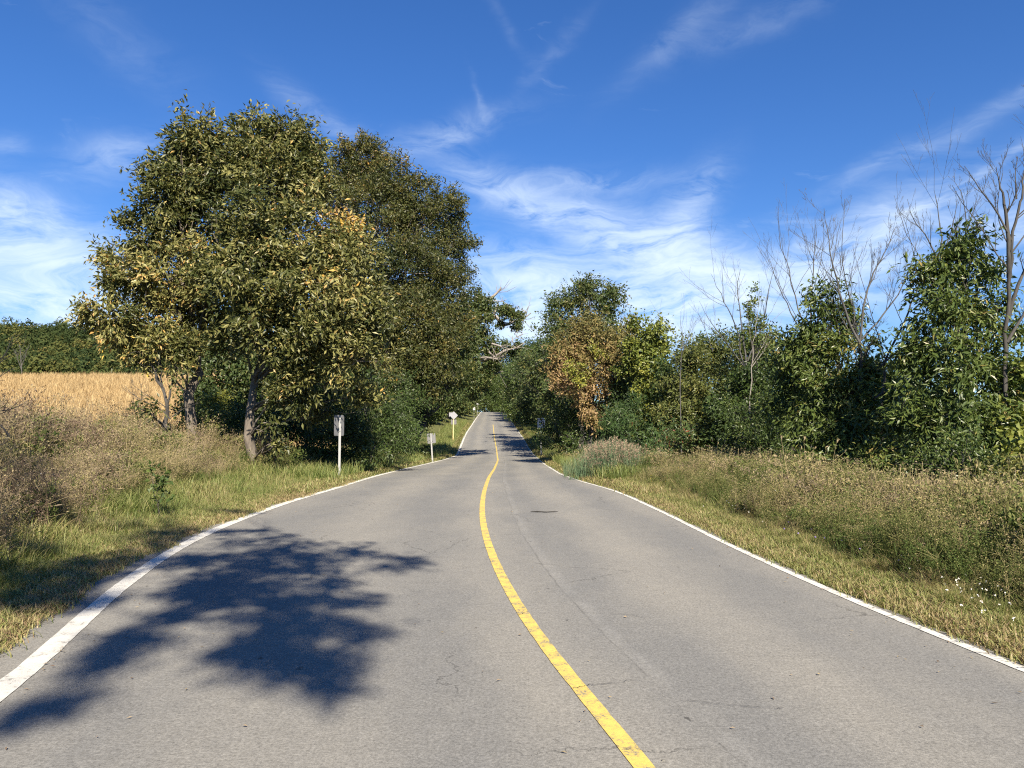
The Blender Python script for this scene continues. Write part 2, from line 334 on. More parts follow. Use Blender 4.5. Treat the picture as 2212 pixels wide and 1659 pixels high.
# ---- asphalt
def asphalt_mat(name, worn=None, paint=None):
    m, N, L = newmat(name)
    o = N.new('ShaderNodeOutputMaterial'); p = N.new('ShaderNodeBsdfPrincipled'); tc = N.new('ShaderNodeTexCoord'); uvn = N.new('ShaderNodeUVMap'); uvn.uv_map = 'UVMap'
    def noise(sc, det, rough, vec=None, stretch=None):
        n = N.new('ShaderNodeTexNoise'); n.inputs['Scale'].default_value = sc; n.inputs['Detail'].default_value = det; n.inputs['Roughness'].default_value = rough
        src = vec or tc.outputs['Object']
        if stretch:
            mp = N.new('ShaderNodeMapping'); mp.inputs['Scale'].default_value = stretch; L.new(src, mp.inputs[0]); src = mp.outputs[0]
        L.new(src, n.inputs['Vector']); return n.outputs['Fac']
    def ma(op, a, b=0.0, clamp=False):
        q = N.new('ShaderNodeMath'); q.operation = op; q.use_clamp = clamp
        for k, v in enumerate((a, b)):
            if isinstance(v, (int, float)): q.inputs[k].default_value = v
            else: L.new(v, q.inputs[k])
        return q.outputs[0]
    def mr(v, a, b, c, d):
        q = N.new('ShaderNodeMapRange'); L.new(v, q.inputs[0])
        for k, z in enumerate((a, b, c, d)): q.inputs[k + 1].default_value = z
        return q.outputs[0]
    agg = noise(55, 5, .85); fine = noise(160, 2, .6)
    blot = noise(.9, 6, .65, stretch=(1, .35, 1)); med = noise(6, 6, .7)
    sp = N.new('ShaderNodeSeparateXYZ'); L.new(uvn.outputs[0], sp.inputs[0])
    # u: 0 left edge, 1 centre line, 2 right edge.  Tyre-polished tracks are browner and lighter between the lanes
    warp = ma('MULTIPLY', ma('SUBTRACT', noise(.5, 4, .6, stretch=(1, .3, 1)), .5), .35)
    uu = ma('ADD', sp.outputs[0], warp)
    track = ma('MULTIPLY', ma('ADD', ma('COSINE', ma('MULTIPLY', uu, 12.566)), 1.0), .5)
    base = N.new('ShaderNodeMix'); base.data_type = 'RGBA'
    base.inputs['A'].default_value = (.146, .144, .136, 1); base.inputs['B'].default_value = (.215, .203, .176, 1)
    L.new(ma('ADD', ma('MULTIPLY', track, .5), mr(blot, .36, .64, -.12, .34), True), base.inputs['Factor'])
    val = ma('ADD', ma('ADD', mr(agg, .3, .7, .5, 1.5), mr(noise(24, 4, .8), .35, .65, -.12, .12)), mr(fine, .3, .7, -.14, .14))
    val = ma('MULTIPLY', val, mr(med, .35, .7, .93, 1.05))
    us = ma('ADD', sp.outputs[0], ma('MULTIPLY', ma('SUBTRACT', noise(1.1, 5, .6, stretch=(1, .5, 1)), .5), .05))
    sd_ = ma('SUBTRACT', us, 1.165); band = ma('EXPONENT', ma('MULTIPLY', ma('POWER', ma('DIVIDE', ma('ADD', sd_, -.022), .022), 2.0), -1.0))
    line = ma('EXPONENT', ma('MULTIPLY', ma('POWER', ma('DIVIDE', sd_, .003), 2.0), -1.0))
    brk = mr(noise(1.7, 3, .6), .42, .6, .15, 1.0)
    val = ma('ADD', val, ma('SUBTRACT', ma('MULTIPLY', ma('MULTIPLY', band, brk), .17), ma('MULTIPLY', ma('MULTIPLY', line, brk), .30)))
    # fine dark pits and stains
    v1 = N.new('ShaderNodeTexVoronoi'); v1.inputs['Scale'].default_value = 1.6; v1.inputs['Randomness'].default_value = 1; 
    mpv = N.new('ShaderNodeMapping'); mpv.inputs['Scale'].default_value = (1.6, .9, 1); wv = N.new('ShaderNodeTexNoise'); wv.inputs['Scale'].default_value = 14; wv.inputs['Detail'].default_value = 3
    L.new(tc.outputs['Object'], wv.inputs['Vector']); va = N.new('ShaderNodeVectorMath'); va.operation = 'MULTIPLY_ADD'; L.new(wv.outputs['Color'], va.inputs[0]); va.inputs[1].default_value = (.14, .14, 0); L.new(tc.outputs['Object'], va.inputs[2])
    L.new(va.outputs[0], mpv.inputs[0]); L.new(mpv.outputs[0], v1.inputs['Vector'])
    spot = mr(v1.outputs['Distance'], .028, .05, .45, 1.0)
    # hairline cracks, only in patches
    v2 = N.new('ShaderNodeTexVoronoi'); v2.feature = 'DISTANCE_TO_EDGE'; v2.inputs['Scale'].default_value = .42
    va2 = N.new('ShaderNodeVectorMath'); va2.operation = 'MULTIPLY_ADD'; wn = N.new('ShaderNodeTexNoise'); wn.inputs['Scale'].default_value = 2.5; wn.inputs['Detail'].default_value = 6; wn.inputs['Roughness'].default_value = .7; L.new(tc.outputs['Object'], wn.inputs['Vector'])
    L.new(wn.outputs['Color'], va2.inputs[0]); va2.inputs[1].default_value = (.5, .5, 0); L.new(tc.outputs['Object'], va2.inputs[2]); L.new(va2.outputs[0], v2.inputs['Vector'])
    crack = mr(v2.outputs['Distance'], .001, .0035, .0, 1.0)
    patch = mr(noise(.35, 3, .5), .5, .56, 1.0, .0)
    crack = ma('MAXIMUM', crack, patch, True); crack = mr(crack, 0, 1, .55, 1)
    dark = ma('MULTIPLY', spot, crack)
    val = ma('MULTIPLY', val, dark)
    colv = N.new('ShaderNodeVectorMath'); colv.operation = 'SCALE'; L.new(base.outputs['Result'], colv.inputs[0]); L.new(val, colv.inputs['Scale'])
    col = colv.outputs[0]
    if paint:
        pm = N.new('ShaderNodeMix'); pm.data_type = 'RGBA'; wear = ma('ADD', ma('MULTIPLY', agg, .55), ma('MULTIPLY', med, .45))
        wf = mr(wear, worn[0], worn[1], 0, 1); wf = ma('MULTIPLY', wf, ma('MULTIPLY', mr(dark, .4, .9, 0, 1), 1.0)); L.new(wf, pm.inputs['Factor'])
        pv = N.new('ShaderNodeVectorMath'); pv.operation = 'SCALE'; pv.inputs[0].default_value = paint; L.new(mr(med, .3, .7, .84, 1.08), pv.inputs['Scale'])
        L.new(col, pm.inputs['A']); L.new(pv.outputs[0], pm.inputs['B']); col = pm.outputs['Result']
    L.new(col, p.inputs['Base Color']); p.inputs['Roughness'].default_value = .88; p.inputs['Specular IOR Level'].default_value = .25
    b = N.new('ShaderNodeBump'); b.inputs['Strength'].default_value = .55; b.inputs['Distance'].default_value = .006; L.new(ma('ADD', agg, ma('MULTIPLY', fine, .5)), b.inputs['Height']); L.new(b.outputs[0], p.inputs['Normal'])
    L.new(p.outputs[0], o.inputs[0]); return m
yr_ = np.concatenate([np.arange(-25, 2, 1.), np.arange(2, 40, .12), np.arange(40, 130, .8), np.arange(130, 330, 3)])
def strip(name, fa, fb, lift, mat, y=yr_, cols=1, umap=None, jag=0.0):
    a = fa(y); b = fb(y)
    if jag: a = a + rng.normal(size=len(y)) * jag * (y < 60); b = b + rng.normal(size=len(y)) * jag * (y < 60)
    t = np.linspace(0, 1, cols + 1); X = a[:, None] + (b - a)[:, None] * t; Yg = np.broadcast_to(y[:, None], X.shape); Z = np.broadcast_to(zr(y)[:, None], X.shape) + lift
    l, c, r = xl(y)[:, None], xc(y)[:, None], xr(y)[:, None]
    U = np.where(X < c, (X - l) / (c - l), 1 + (X - c) / (r - c))
    o = gridmesh(name, X, Yg, Z, mat, uv=np.stack([U, Yg], -1).reshape(-1, 2)); tag(o, kind='structure'); return o
sh = lambda y: .14 + .30 * sm((16 - y) / 12) + .05 * np.sin(y * 1.7) + .04 * np.sin(y * 4.1 + 1)
strip('road', lambda y: xl(y) - sh(y), lambda y: xr(y) + .10 + .03 * np.sin(y * 2.3), 0.0, asphalt_mat('asphalt'), cols=8, jag=.015)
white = asphalt_mat('white_paint', (.39, .46), (.50, .485, .44)); yellow = asphalt_mat('yellow_paint', (.41, .50), (.52, .385, .095))
strip('left_edge_line', lambda y: xl(y) - .085, lambda y: xl(y) + .085, .005, white, jag=.003)
strip('right_edge_line', lambda y: xr(y) - .045, lambda y: xr(y) + .045, .005, white, jag=.003)
strip('centre_line', lambda y: xc(y) - .052, lambda y: xc(y) + .052, .005, yellow, y=yr_[yr_ < 128], jag=.0015)

# ------------------------------------------------------------------ tree builder
def limb(A, B, n=7, wob=.06, up=.0):
    A = np.asarray(A, float); B = np.asarray(B, float); t = np.linspace(0, 1, n)[:, None]; L = np.linalg.norm(B - A)
    P = A + (B - A) * t; P[:, 2] += up * L * (np.sin(t[:, 0] * np.pi)); w_ = np.cumsum(rng.normal(size=(n, 3)), 0) * L * wob / 3
    w_ -= w_[0]; w_ -= w_[-1] * t; return P + w_

DENS = 1.6
def blobtree(name, label, cat, base, blobs, mat, bark='bark', group=None, leaf=(.16, .06), dens=200, K=11, trunk_r=.16, cr=.32, sub=14, depth=1.0,
             trunk_to=None, tint0=.35, tsd=.13, droop=.35, lean=None, zmin=None, limbs=True, fl=.9, twig=.5, keep=None, lump=.27):
    """blobs: (x px, y px, r px, Y depth, tint bias).  Leaves hang at the ends of real twigs grown from limbs."""
    base = np.asarray(base, float); root = thing(name, base, label, cat, group)
    tr = MB(); cw = MB()
    cs = []; rs = []; tb = []
    for b in blobs:
        Yb = b[3]; cs.append(at(b[0], b[1], Yb)); rs.append(b[2] / F * Yb); tb.append(b[4] if len(b) > 4 else 0)
    cs = np.array(cs); rs = np.array(rs)
    top = cs[np.argmax(cs[:, 2])] if trunk_to is None else np.asarray(trunk_to, float)
    if limbs:
        hgt = top[2] - base[2]; T = limb(base, top * [1, 1, 1] - [0, 0, .15 * hgt], 14, .05)
        rad = trunk_r * (1 - .82 * np.linspace(0, 1, 14) ** .8); rad[0] *= 1.35; tube(tr, T, rad, 9, bump=.05)
    dens = dens * DENS
    for c, r, t_ in zip(cs, rs, tb):
        ns = max(4, int(sub * min(1.6, max(.5, r))))
        d = unit(rng.normal(size=(ns, 3))); sc = c + d * r * (rng.uniform(.25, .95, (ns, 1)) ** .6) * np.array([1, depth, 1])
        if limbs:
            zt = T[:, 2]; want = base[2] + (c[2] - base[2]) * .62; i0 = int(np.clip(np.argmin(abs(zt - want)), 1, 12))
            lb = limb(T[i0], c, 7, .08, .08); r0 = min(rad[i0] * .7, .035 * max(r, .5) + .02); tube(tr, lb, np.linspace(r0, r0 * .35, 7), 5)
            k = rng.integers(2, 7, ns); twigs(tr, lb[k], sc, r0 * .4, r0 * .13, .12, 3)
        nt = int(dens * r * r); g_ = rng.integers(0, ns, nt)
        tips = sc[g_] + rng.normal(size=(nt, 3)) * r * lump * np.array([1, 1, .8])
        if zmin is not None: tips = tips[tips[:, 2] > zmin + .05]; g_ = g_[:len(tips)]
        gz = ground(tips[:, 0], tips[:, 1]); ok = tips[:, 2] > gz + .08
        if keep is not None: ok &= keep(tips)
        tips = tips[ok]; g_ = g_[ok]; nt = len(tips)
        if nt == 0: continue
        if limbs or twig > 0:
            m_ = rng.random(nt) < twig * .35; A = sc[g_][m_]; twigs(tr, A, tips[m_], .007, .003, .12, 2)
        stint = rng.normal(size=ns) * tsd * .7
        out = unit(tips - c) + np.array([0, 0, .15]) + rng.normal(size=(nt, 3)) * .5
        rdir = unit(out)
        kk = K; P = np.repeat(tips, kk, 0) + np.repeat(rdir, kk, 0) * rng.uniform(-.3, cr, (nt * kk, 1)) + rng.normal(size=(nt * kk, 3)) * cr * .25
        D = np.repeat(rdir, kk, 0) * .8 + rng.normal(size=(nt * kk, 3)) * .6 - np.array([0, 0, droop])
        pale = (rng.random(nt * kk) < .11) * .20; ti = pale + tint0 + t_ + np.repeat(stint[g_] + rng.normal(size=nt) * tsd * .6, kk) + rng.normal(size=nt * kk) * tsd * .8
        sz = rng.uniform(.65, 1.25, nt * kk)
        rf = unit(unit(tips - sc[g_]) + np.array([0, 0, .55]) + .45 * rng.normal(size=(nt, 3)))
        leaves(cw, P, D, leaf[0] * sz, leaf[1] * sz, np.clip(ti, 0, 1), flat=.5 * fl, ref=np.repeat(rf, kk, 0))
    if tr.v: tr.build('trunk' if limbs else 'stem', M[bark], root, smooth=True)
    cw.build('crown', M[mat], root)
    return root

def gb(x, Y, dz=0): 
    X = (x - VW / 2) / F * Y; return np.array([X, Y, float(ground(X, Y)) + dz])

exec_parts = []
# ================= LEFT TREES
blobtree('hickory_tree', 'broad hickory at the left end of the left group, with orange leaves', 'tree', gb(415, 25),
    [(430, 300, 60, 25.5, .05), (385, 380, 75, 25, 0), (330, 440, 60, 24.5, 0), (300, 520, 55, 25, 0), (420, 470, 90, 26, -.05), (275, 600, 48, 24, .08), (370, 600, 95, 24.5, .22),
     (250, 690, 55, 23.5, .22), (190, 685, 26, 23.5, .1), (330, 700, 80, 24.5, .25), (430, 700, 58, 25.5, .1), (285, 755, 36, 24, .1), (390, 740, 34, 24, .05), (350, 745, 30, 24, .15), (470, 600, 70, 24, .08), (440, 390, 60, 26, 0), (475, 330, 46, 26, 0), (245, 560, 34, 24, .05), (400, 330, 50, 25.5, .05)],
    'hickory', leaf=(.185, .07), lump=.19, sub=17, K=11, dens=165, trunk_r=.20, cr=.34, tint0=.23)
blobtree('hickory_tree', 'tallest hickory in the middle of the left group, with pale trunk', 'tree', gb(540, 24.5),
    [(560, 300, 62, 26, 0), (620, 285, 55, 26, .02), (655, 320, 42, 26, -.05), (500, 370, 70, 25, 0), (590, 390, 85, 25, .03), (650, 430, 70, 26, 0), (540, 480, 95, 24, 0), (630, 520, 95, 23.5, .05),
     (720, 490, 50, 24.5, .4), (560, 610, 100, 23, .02), (670, 620, 100, 23, .08), (740, 560, 80, 24, .08), (600, 720, 95, 23, .04), (700, 730, 90, 23, .05), (505, 715, 48, 24, 0),
     (760, 680, 80, 24, .08), (770, 780, 70, 23.5, .08), (650, 830, 60, 23.5, 0), (800, 860, 32, 25, .08), (690, 900, 30, 25, 0), (590, 850, 26, 24, 0), (592, 915, 18, 23.5, -.05), (600, 960, 16, 23, -.05), (690, 318, 14, 26, 0), (690, 385, 46, 26, 0), (590, 330, 60, 26, 0), (660, 365, 46, 26, 0)],
    'hickory', leaf=(.19, .074), lump=.19, sub=17, K=11, dens=155, trunk_r=.19, cr=.34, tint0=.26)
blobtree('hickory_tree', 'round topped hickory with finer olive leaves at the right end of the left group', 'tree', gb(850, 48),
    [(725, 420, 50, 49.5, .05), (770, 340, 44, 49.5, .1), (800, 350, 52, 49.5, .12), (745, 390, 55, 49.5, .1), (850, 390, 55, 49.5, .1), (900, 430, 50, 49.5, .05), (960, 450, 45, 49.5, .05), (820, 450, 80, 48.0, .0), (910, 500, 80, 49.5, -.05), (985, 520, 38, 49.5, -.03),
     (990, 590, 34, 49.5, -.05), (870, 590, 85, 46.5, -.08), (950, 620, 70, 48.0, 0), (800, 640, 90, 45.0, .05), (890, 700, 85, 45.0, .05), (960, 720, 50, 46.5, 0), (830, 770, 80, 43.5, .0), (920, 790, 70, 45.0, 0), (985, 700, 35, 49.5, 0),
     (880, 850, 52, 46.5, -0.1), (830, 870, 60, 43.5, -.1), (935, 815, 40, 49.5, -.1)],
    'hickory2', leaf=(.21, .08), lump=.19, sub=17, K=12, dens=105, trunk_r=.3, cr=.45, tint0=.30)
blobtree('young_hickory', 'thin young hickory with a dark crooked trunk just left of the tall hickories', 'tree', gb(368, 23.5),
    [(300, 760, 34, 23.5, .05), (345, 740, 40, 23.5, .1), (380, 790, 30, 23.5, 0), (300, 880, 14, 22.5, -.1), (330, 900, 18, 22.5, -.1)], 'hickory', bark='barkd', leaf=(.19, .07), K=9, dens=95, trunk_r=.12, cr=.3, tint0=.3)

# undergrowth in the shade under the left trees
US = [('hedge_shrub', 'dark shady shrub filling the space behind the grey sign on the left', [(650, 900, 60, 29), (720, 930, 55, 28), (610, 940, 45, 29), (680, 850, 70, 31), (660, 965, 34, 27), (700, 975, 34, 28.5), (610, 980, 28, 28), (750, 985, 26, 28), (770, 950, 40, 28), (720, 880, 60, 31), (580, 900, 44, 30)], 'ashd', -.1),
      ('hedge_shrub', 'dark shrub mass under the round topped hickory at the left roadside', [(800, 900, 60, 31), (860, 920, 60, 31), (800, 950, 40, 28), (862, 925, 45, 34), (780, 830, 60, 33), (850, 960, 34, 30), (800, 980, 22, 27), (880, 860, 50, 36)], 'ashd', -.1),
      ('yellow_shrub', 'bright yellow green shrub glowing between the two left trunks', [(455, 850, 30, 31), (470, 880, 32, 31), (440, 900, 30, 31)], 'lime', .15),
      ('hedge_shrub', 'low green shrub between the pale trunk and the young hickory', [(420, 920, 30, 28), (490, 930, 40, 28), (400, 880, 24, 30), (520, 890, 40, 30)], 'ashd', .05),
      ('hedge_shrub', 'leafy green shrub right behind the small tilted sign on the left', [(905, 900, 38, 52), (865, 925, 32, 46), (915, 850, 36, 55), (860, 950, 24, 44)], 'ashd', 0.0)]
for nm, lb, bl, mt, t0 in US:
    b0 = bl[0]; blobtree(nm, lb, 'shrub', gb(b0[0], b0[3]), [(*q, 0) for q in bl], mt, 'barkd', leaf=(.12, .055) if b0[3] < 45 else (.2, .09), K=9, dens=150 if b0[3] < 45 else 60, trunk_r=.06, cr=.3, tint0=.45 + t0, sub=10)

# mid distance trees on the left
blobtree('oak_tree', 'dark green oak on the left verge between the tilted sign and the diamond sign', 'tree', gb(900, 50),
    [(960, 720, 40, 50), (1000, 740, 38, 52), (920, 780, 45, 48), (985, 800, 45, 50), (925, 850, 40, 48), (990, 822, 22, 56), (900, 800, 44, 48), (1010, 680, 28, 55)], 'oak', 'barkd', leaf=(.24, .11), K=10, dens=60, trunk_r=.3, cr=.5, tint0=.55, sub=9)
def gnarled():
    root = thing('gnarled_oak', gb(885, 58), 'old gnarled oak with bare pale limbs reaching out over the road from the left', 'tree')
    tr = MB(); Y = 58
    base = gb(885, Y); P = lambda l: np.array([at(x, y, Y + dy) for x, y, dy in l])
    tube(tr, np.vstack([base, at(900, 870, Y), at(950, 790, Y), at(1022, 705, Y)]), [.4, .34, .3, .26], 9, bump=.06)
    for l, r0, r1 in [([(1020, 712, 0), (1027, 698, 0), (1039, 675, 0), (1051, 655, 0), (1064, 641, 0), (1074, 632, 0), (1083, 621, 0)], .26, .06), ([(1022, 705, 0), (1034, 694, 0), (1048, 687, 0), (1060, 683, 0), (1070, 684, 0), (1078, 692, 0), (1090, 702, 0), (1100, 700, 0), (1109, 694, 0), (1129, 690, 0), (1147, 676, 0)], .27, .04),
                      ([(1066, 684, 0), (1070, 668, .5), (1076, 656, 1)], .13, .06), ([(1100, 700, 0), (1108, 682, 0), (1112, 668, 0)], .1, .04), ([(1055, 652, 0), (1070, 650, 0), (1086, 651, 0), (1094, 647, 0)], .05, .02),
                      ([(1015, 790, 0), (1040, 780, -2), (1071, 769, -3), (1093, 756, -3), (1105, 754, -3), (1116, 751, -3), (1134, 740, -3)], .13, .03), ([(1062, 742, -3), (1082, 748, -3), (1095, 752, -3)], .08, .04),
                      ([(1020, 776, 0), (1050, 772, -3), (1075, 776, -3), (1088, 768, -3)], .1, .03), ([(1078, 774, -3), (1094, 768, -3)], .06, .02), ([(1056, 760, -3), (1066, 770, -3), (1080, 776, -3)], .08, .04),
                      ([(1066, 808, 0), (1078, 805, 0), (1086, 802, 0)], .1, .04), ([(1107, 740, -3), (1107, 725, -3)], .05, .015), ([(1105, 735, -3), (1116, 728, -3), (1128, 722, -3)], .03, .01), ([(1109, 733, -3), (1098, 724, -3)], .03, .01),
                      ([(1136, 686, 0), (1138, 676, 0), (1133, 668, 0)], .02, .008), ([(1020, 700, 0), (1012, 670, 0), (1016, 640, 0)], .15, .04)]:
        p = P(l); tube(tr, p, np.linspace(r0, r1, len(p)), 6, bump=.08)
        if len(p) > 2:
            q = p[-1]; nn = 5; twigs(tr, np.repeat(p[-2:-1], nn, 0), q + rng.normal(size=(nn, 3)) * .6, .03, .01, .1)
    tr.build('trunk', M['pale'], root, smooth=True)
    cw = MB()
    for x, y, r in [(1093, 675, 17), (1083, 668, 12), (1103, 672, 10), (1110, 682, 10), (1122, 684, 9), (1056, 658, 17), (1040, 650, 14), (1033, 636, 13), (1009, 681, 28), (1030, 660, 15), (1045, 717, 16), (1030, 720, 20), (1064, 738, 15), (1093, 746, 9), (1040, 745, 22), (1015, 740, 26),
                    (1118, 747, 8), (1055, 690, 7), (1080, 700, 5), (1112, 706, 4), (1120, 704, 4), (1040, 790, 20), (1068, 790, 14), (1050, 760, 14), (1084, 770, 13), (1103, 760, 11), (1072, 762, 12), (1060, 782, 14), (1025, 830, 22), (1008, 800, 30), (1002, 822, 24), (1022, 850, 14), (1035, 835, 16), (962, 812, 22), (950, 800, 30), (960, 760, 34), (1020, 800, 24), (1050, 815, 16), (1010, 760, 26), (1000, 650, 18), (1054, 672, 12)]:
        c = at(x, y, Y - 1 + rng.uniform(-1, 1)); r = r / F * Y; n = int(75 * r * r) + 20
        tp = c + unit(rng.normal(size=(n, 3))) * r * rng.uniform(.2, 1, (n, 1)) ** .5
        k = 9; Pp = np.repeat(tp, k, 0) + rng.normal(size=(n * k, 3)) * .16
        leaves(cw, Pp, rng.normal(size=(n * k, 3)) + [0, 0, -.2], .22, .11, np.clip(.6 + rng.normal(size=n * k) * .18, 0, 1))
    cw.build('crown', M['oak'], root)
gnarled()

# ================= RIGHT TREES
def shrub(lb, bl, mt, t0=.45, nm='shrub', cat='shrub', bark='barkd', leaf=(.12, .05), dens=130, K=10, cr=.28, tr=.07, base=None, **kw):
    b0 = bl[0]; x0 = base[0] if base else b0[0]; Y0 = base[1] if base else b0[3]
    return blobtree(nm, lb, cat, gb(x0, Y0), [q if len(q) > 4 else (*q, 0) for q in bl], mt, bark, leaf=leaf, dens=dens, K=K, cr=cr, trunk_r=tr, tint0=t0, **kw)
shrub('tall dark oak rising above the rust coloured tree on the right', [(1215, 655, 32, 66), (1255, 640, 40, 66), (1310, 650, 36, 66), (1270, 612, 24, 66), (1318, 628, 20, 66), (1245, 690, 45, 66), (1290, 690, 45, 66), (1195, 715, 34, 64), (1210, 770, 50, 64), (1270, 760, 60, 66), (1180, 790, 40, 62)], 'oak', .55, 'oak_tree', 'tree', leaf=(.25, .12), dens=50, K=10, cr=.5, tr=.35, sub=9, base=(1250, 66))
shrub('dark bushy tree overhanging the speed limit sign on the right', [(1160, 790, 40, 74), (1135, 800, 30, 80), (1180, 850, 45, 66), (1150, 860, 35, 74), (1200, 880, 45, 60), (1130, 850, 24, 82), (1175, 800, 40, 70), (1130, 770, 20, 84), (1206, 790, 30, 53), (1216, 830, 32, 53), (1196, 850, 20, 55.5), (1205, 762, 20, 53)], 'oak', .5, 'broadleaf_tree', 'tree', leaf=(.25, .12), dens=50, K=10, cr=.5, tr=.25, sub=9, base=(1215, 70))
shrub('rust brown tree with pinkish dying leaves on the right of the road', [(1240, 745, 44, 42, -.12), (1290, 725, 46, 42, -.25), (1350, 720, 28, 43, -.2), (1330, 760, 36, 42, -.1), (1220, 775, 38, 42, .15), (1290, 790, 48, 41, 0), (1245, 820, 40, 41, .25), (1320, 830, 40, 41, .2), (1345, 800, 30, 42, -.1), (1285, 870, 32, 41, .2), (1278, 915, 16, 40, .1), (1352, 735, 20, 42, -.2), (1200, 790, 28, 42, 0), (1350, 775, 30, 42, -.1), (1270, 715, 40, 43, -.25)],
      'rust', .4, 'rust_tree', 'tree', leaf=(.20, .085), dens=105, K=10, cr=.34, tr=.16, base=(1275, 41))
shrub('bright yellow green patch of vine in the middle of the rust brown tree', [(1238, 795, 22, 39.5), (1252, 815, 16, 39.5), (1290, 755, 14, 39.8)], 'lime', .65, 'climbing_vine', 'vine', leaf=(.15, .09), dens=95, K=9, limbs=False, twig=0, base=(1238, 41))
shrub('dark shrub in deep shade below the rust brown tree', [(1240, 900, 45, 44), (1200, 930, 35, 46), (1300, 930, 45, 44), (1240, 960, 30, 40), (1330, 900, 40, 44), (1180, 945, 22, 52)], 'ashd', .3, leaf=(.16, .08), dens=80, cr=.35)
shrub('yellow green vine covered tree standing beside the rust brown tree', [(1400, 720, 40, 38, 0), (1425, 735, 26, 38, -.05), (1375, 745, 26, 38, -.1), (1390, 790, 34, 38, -.05), (1420, 810, 34, 37, .05), (1400, 850, 30, 37, .2), (1385, 890, 26, 37, .1), (1410, 900, 26, 36.5, .2), (1380, 935, 20, 36, .15), (1425, 765, 22, 37, 0), (1360, 790, 30, 39, -.15)],
      'lime', .35, 'vine_tree', 'tree', leaf=(.18, .10), dens=130, K=10, cr=.32, tr=.13, base=(1405, 37))
shrub('dark green feathery sumac thicket between the rust tree and the vine covered tree', [(1345, 890, 32, 35), (1335, 930, 34, 34), (1370, 880, 22, 35), (1360, 940, 26, 33), (1320, 905, 20, 35)], 'sumac', .45, 'sumac_bush', leaf=(.2, .04), dens=130, K=10, cr=.4, fl=.4, sub=10)
shrub('low dark green sumac bush right of the reeds', [(1430, 985, 40, 25.5), (1465, 960, 34, 26), (1410, 1010, 24, 25), (1450, 1015, 26, 25), (1440, 940, 26, 27)], 'sumac', .6, 'sumac_bush', leaf=(.16, .04), dens=150, K=10, cr=.35, fl=.4, sub=10)
shrub('olive green tree with pointed top left of the bare thin trees', [(1490, 760, 34, 34), (1480, 800, 45, 33), (1520, 800, 40, 34), (1470, 850, 45, 33), (1520, 860, 50, 32), (1490, 920, 50, 31), (1540, 780, 28, 34), (1450, 900, 35, 32)], 'olive', .42, 'olive_tree', 'tree', leaf=(.16, .065), dens=150, cr=.32, tr=.12, base=(1500, 33))
shrub('rounded olive green tree behind the dead pale stem on the right', [(1570, 755, 34, 34), (1600, 790, 44, 33), (1560, 830, 45, 32), (1610, 850, 50, 31), (1640, 800, 36, 32), (1560, 890, 40, 31), (1650, 760, 30, 33)], 'olive', .3, 'olive_tree', 'tree', leaf=(.16, .065), dens=150, cr=.32, tr=.12, base=(1590, 33))
shrub('dark green bush beside the black shady hollow on the right', [(1610, 900, 48, 26.5), (1650, 880, 48, 26), (1660, 940, 48, 25), (1620, 960, 40, 25.5), (1580, 880, 34, 28), (1700, 910, 46, 26), (1690, 980, 40, 24.5), (1700, 850, 44, 27)], 'ashd', .42, 'thicket_bush', leaf=(.11, .05), dens=150, cr=.28)
shrub('leafy ash with a sprig top, just left of the forked dead tree', [(1795, 625, 24, 19.60, .05), (1770, 660, 34, 19.60, .05), (1825, 665, 30, 19.60, .1), (1740, 700, 36, 20.00, .05), (1800, 720, 44, 19.60, 0), (1850, 690, 22, 19.60, .1), (1745, 770, 50, 20.00, 0), (1815, 790, 55, 19.20, .1), (1870, 790, 36, 19.20, .1), (1890, 730, 14, 19.20, 0), (1770, 860, 62, 19.20, 0), (1850, 870, 62, 18.80, .05), (1930, 850, 36, 18.80, 0), (1800, 950, 60, 18.40, 0), (1745, 940, 40, 19.20, 0), (1880, 950, 55, 18.00, 0), (1720, 810, 40, 20.80, 0), (1690, 770, 28, 22.40, .1), (1760, 1000, 35, 18.0, .1), (1820, 1010, 44, 17.2, 0), (1715, 740, 38, 20.5, .1), (1700, 800, 44, 21, 0), (1930, 830, 42, 18.8, 0), (1690, 870, 48, 21, 0), (1925, 900, 46, 18, 0), (1900, 790, 26, 19, .1), (1870, 1020, 40, 16.4, .1), (1740, 1020, 30, 18, 0)],
      'ash', .42, 'ash_tree', 'tree', leaf=(.16, .052), dens=190, K=11, cr=.3, tr=.12, base=(1800, 19.4), droop=.6)
shrub('tallest leafy ash on the right, conical crown next to the heavy dead tree', [(2065, 525, 34, 15.96, .05), (2105, 515, 30, 15.96, 0), (2025, 570, 42, 15.96, .1), (2085, 585, 48, 15.96, 0), (2125, 590, 34, 15.96, 0), (1995, 600, 22, 15.96, .15), (2010, 655, 40, 15.96, .05), (2070, 670, 58, 15.58, 0), (2130, 680, 50, 15.96, 0), (1985, 580, 14, 15.96, .1), (1975, 695, 20, 15.96, .1), (2000, 740, 44, 15.58, 0), (2070, 760, 62, 15.20, 0), (2140, 770, 55, 15.58, 0), (1990, 820, 48, 15.58, -.05), (2060, 850, 66, 14.82, 0), (2140, 860, 60, 15.20, 0), (2200, 830, 50, 15.20, .05), (1990, 900, 50, 15.20, -.1), (2070, 940, 60, 14.44, -.05), (2160, 940, 55, 14.44, 0), (2200, 720, 36, 15.58, 0), (2168, 650, 26, 15.96, 0), (1930, 910, 40, 15.96, -.1), (2000, 1010, 44, 14.4, -.05), (1950, 1020, 36, 15, 0), (2070, 1040, 44, 13.6, 0), (2130, 1030, 44, 14, 0), (2065, 492, 10, 15.96, 0), (1975, 790, 30, 15.96, 0)],
      'ash', .42, 'ash_tree', 'tree', leaf=(.15, .05), dens=200, K=11, cr=.28, tr=.13, base=(2085, 15.8), droop=.6, lump=.3)
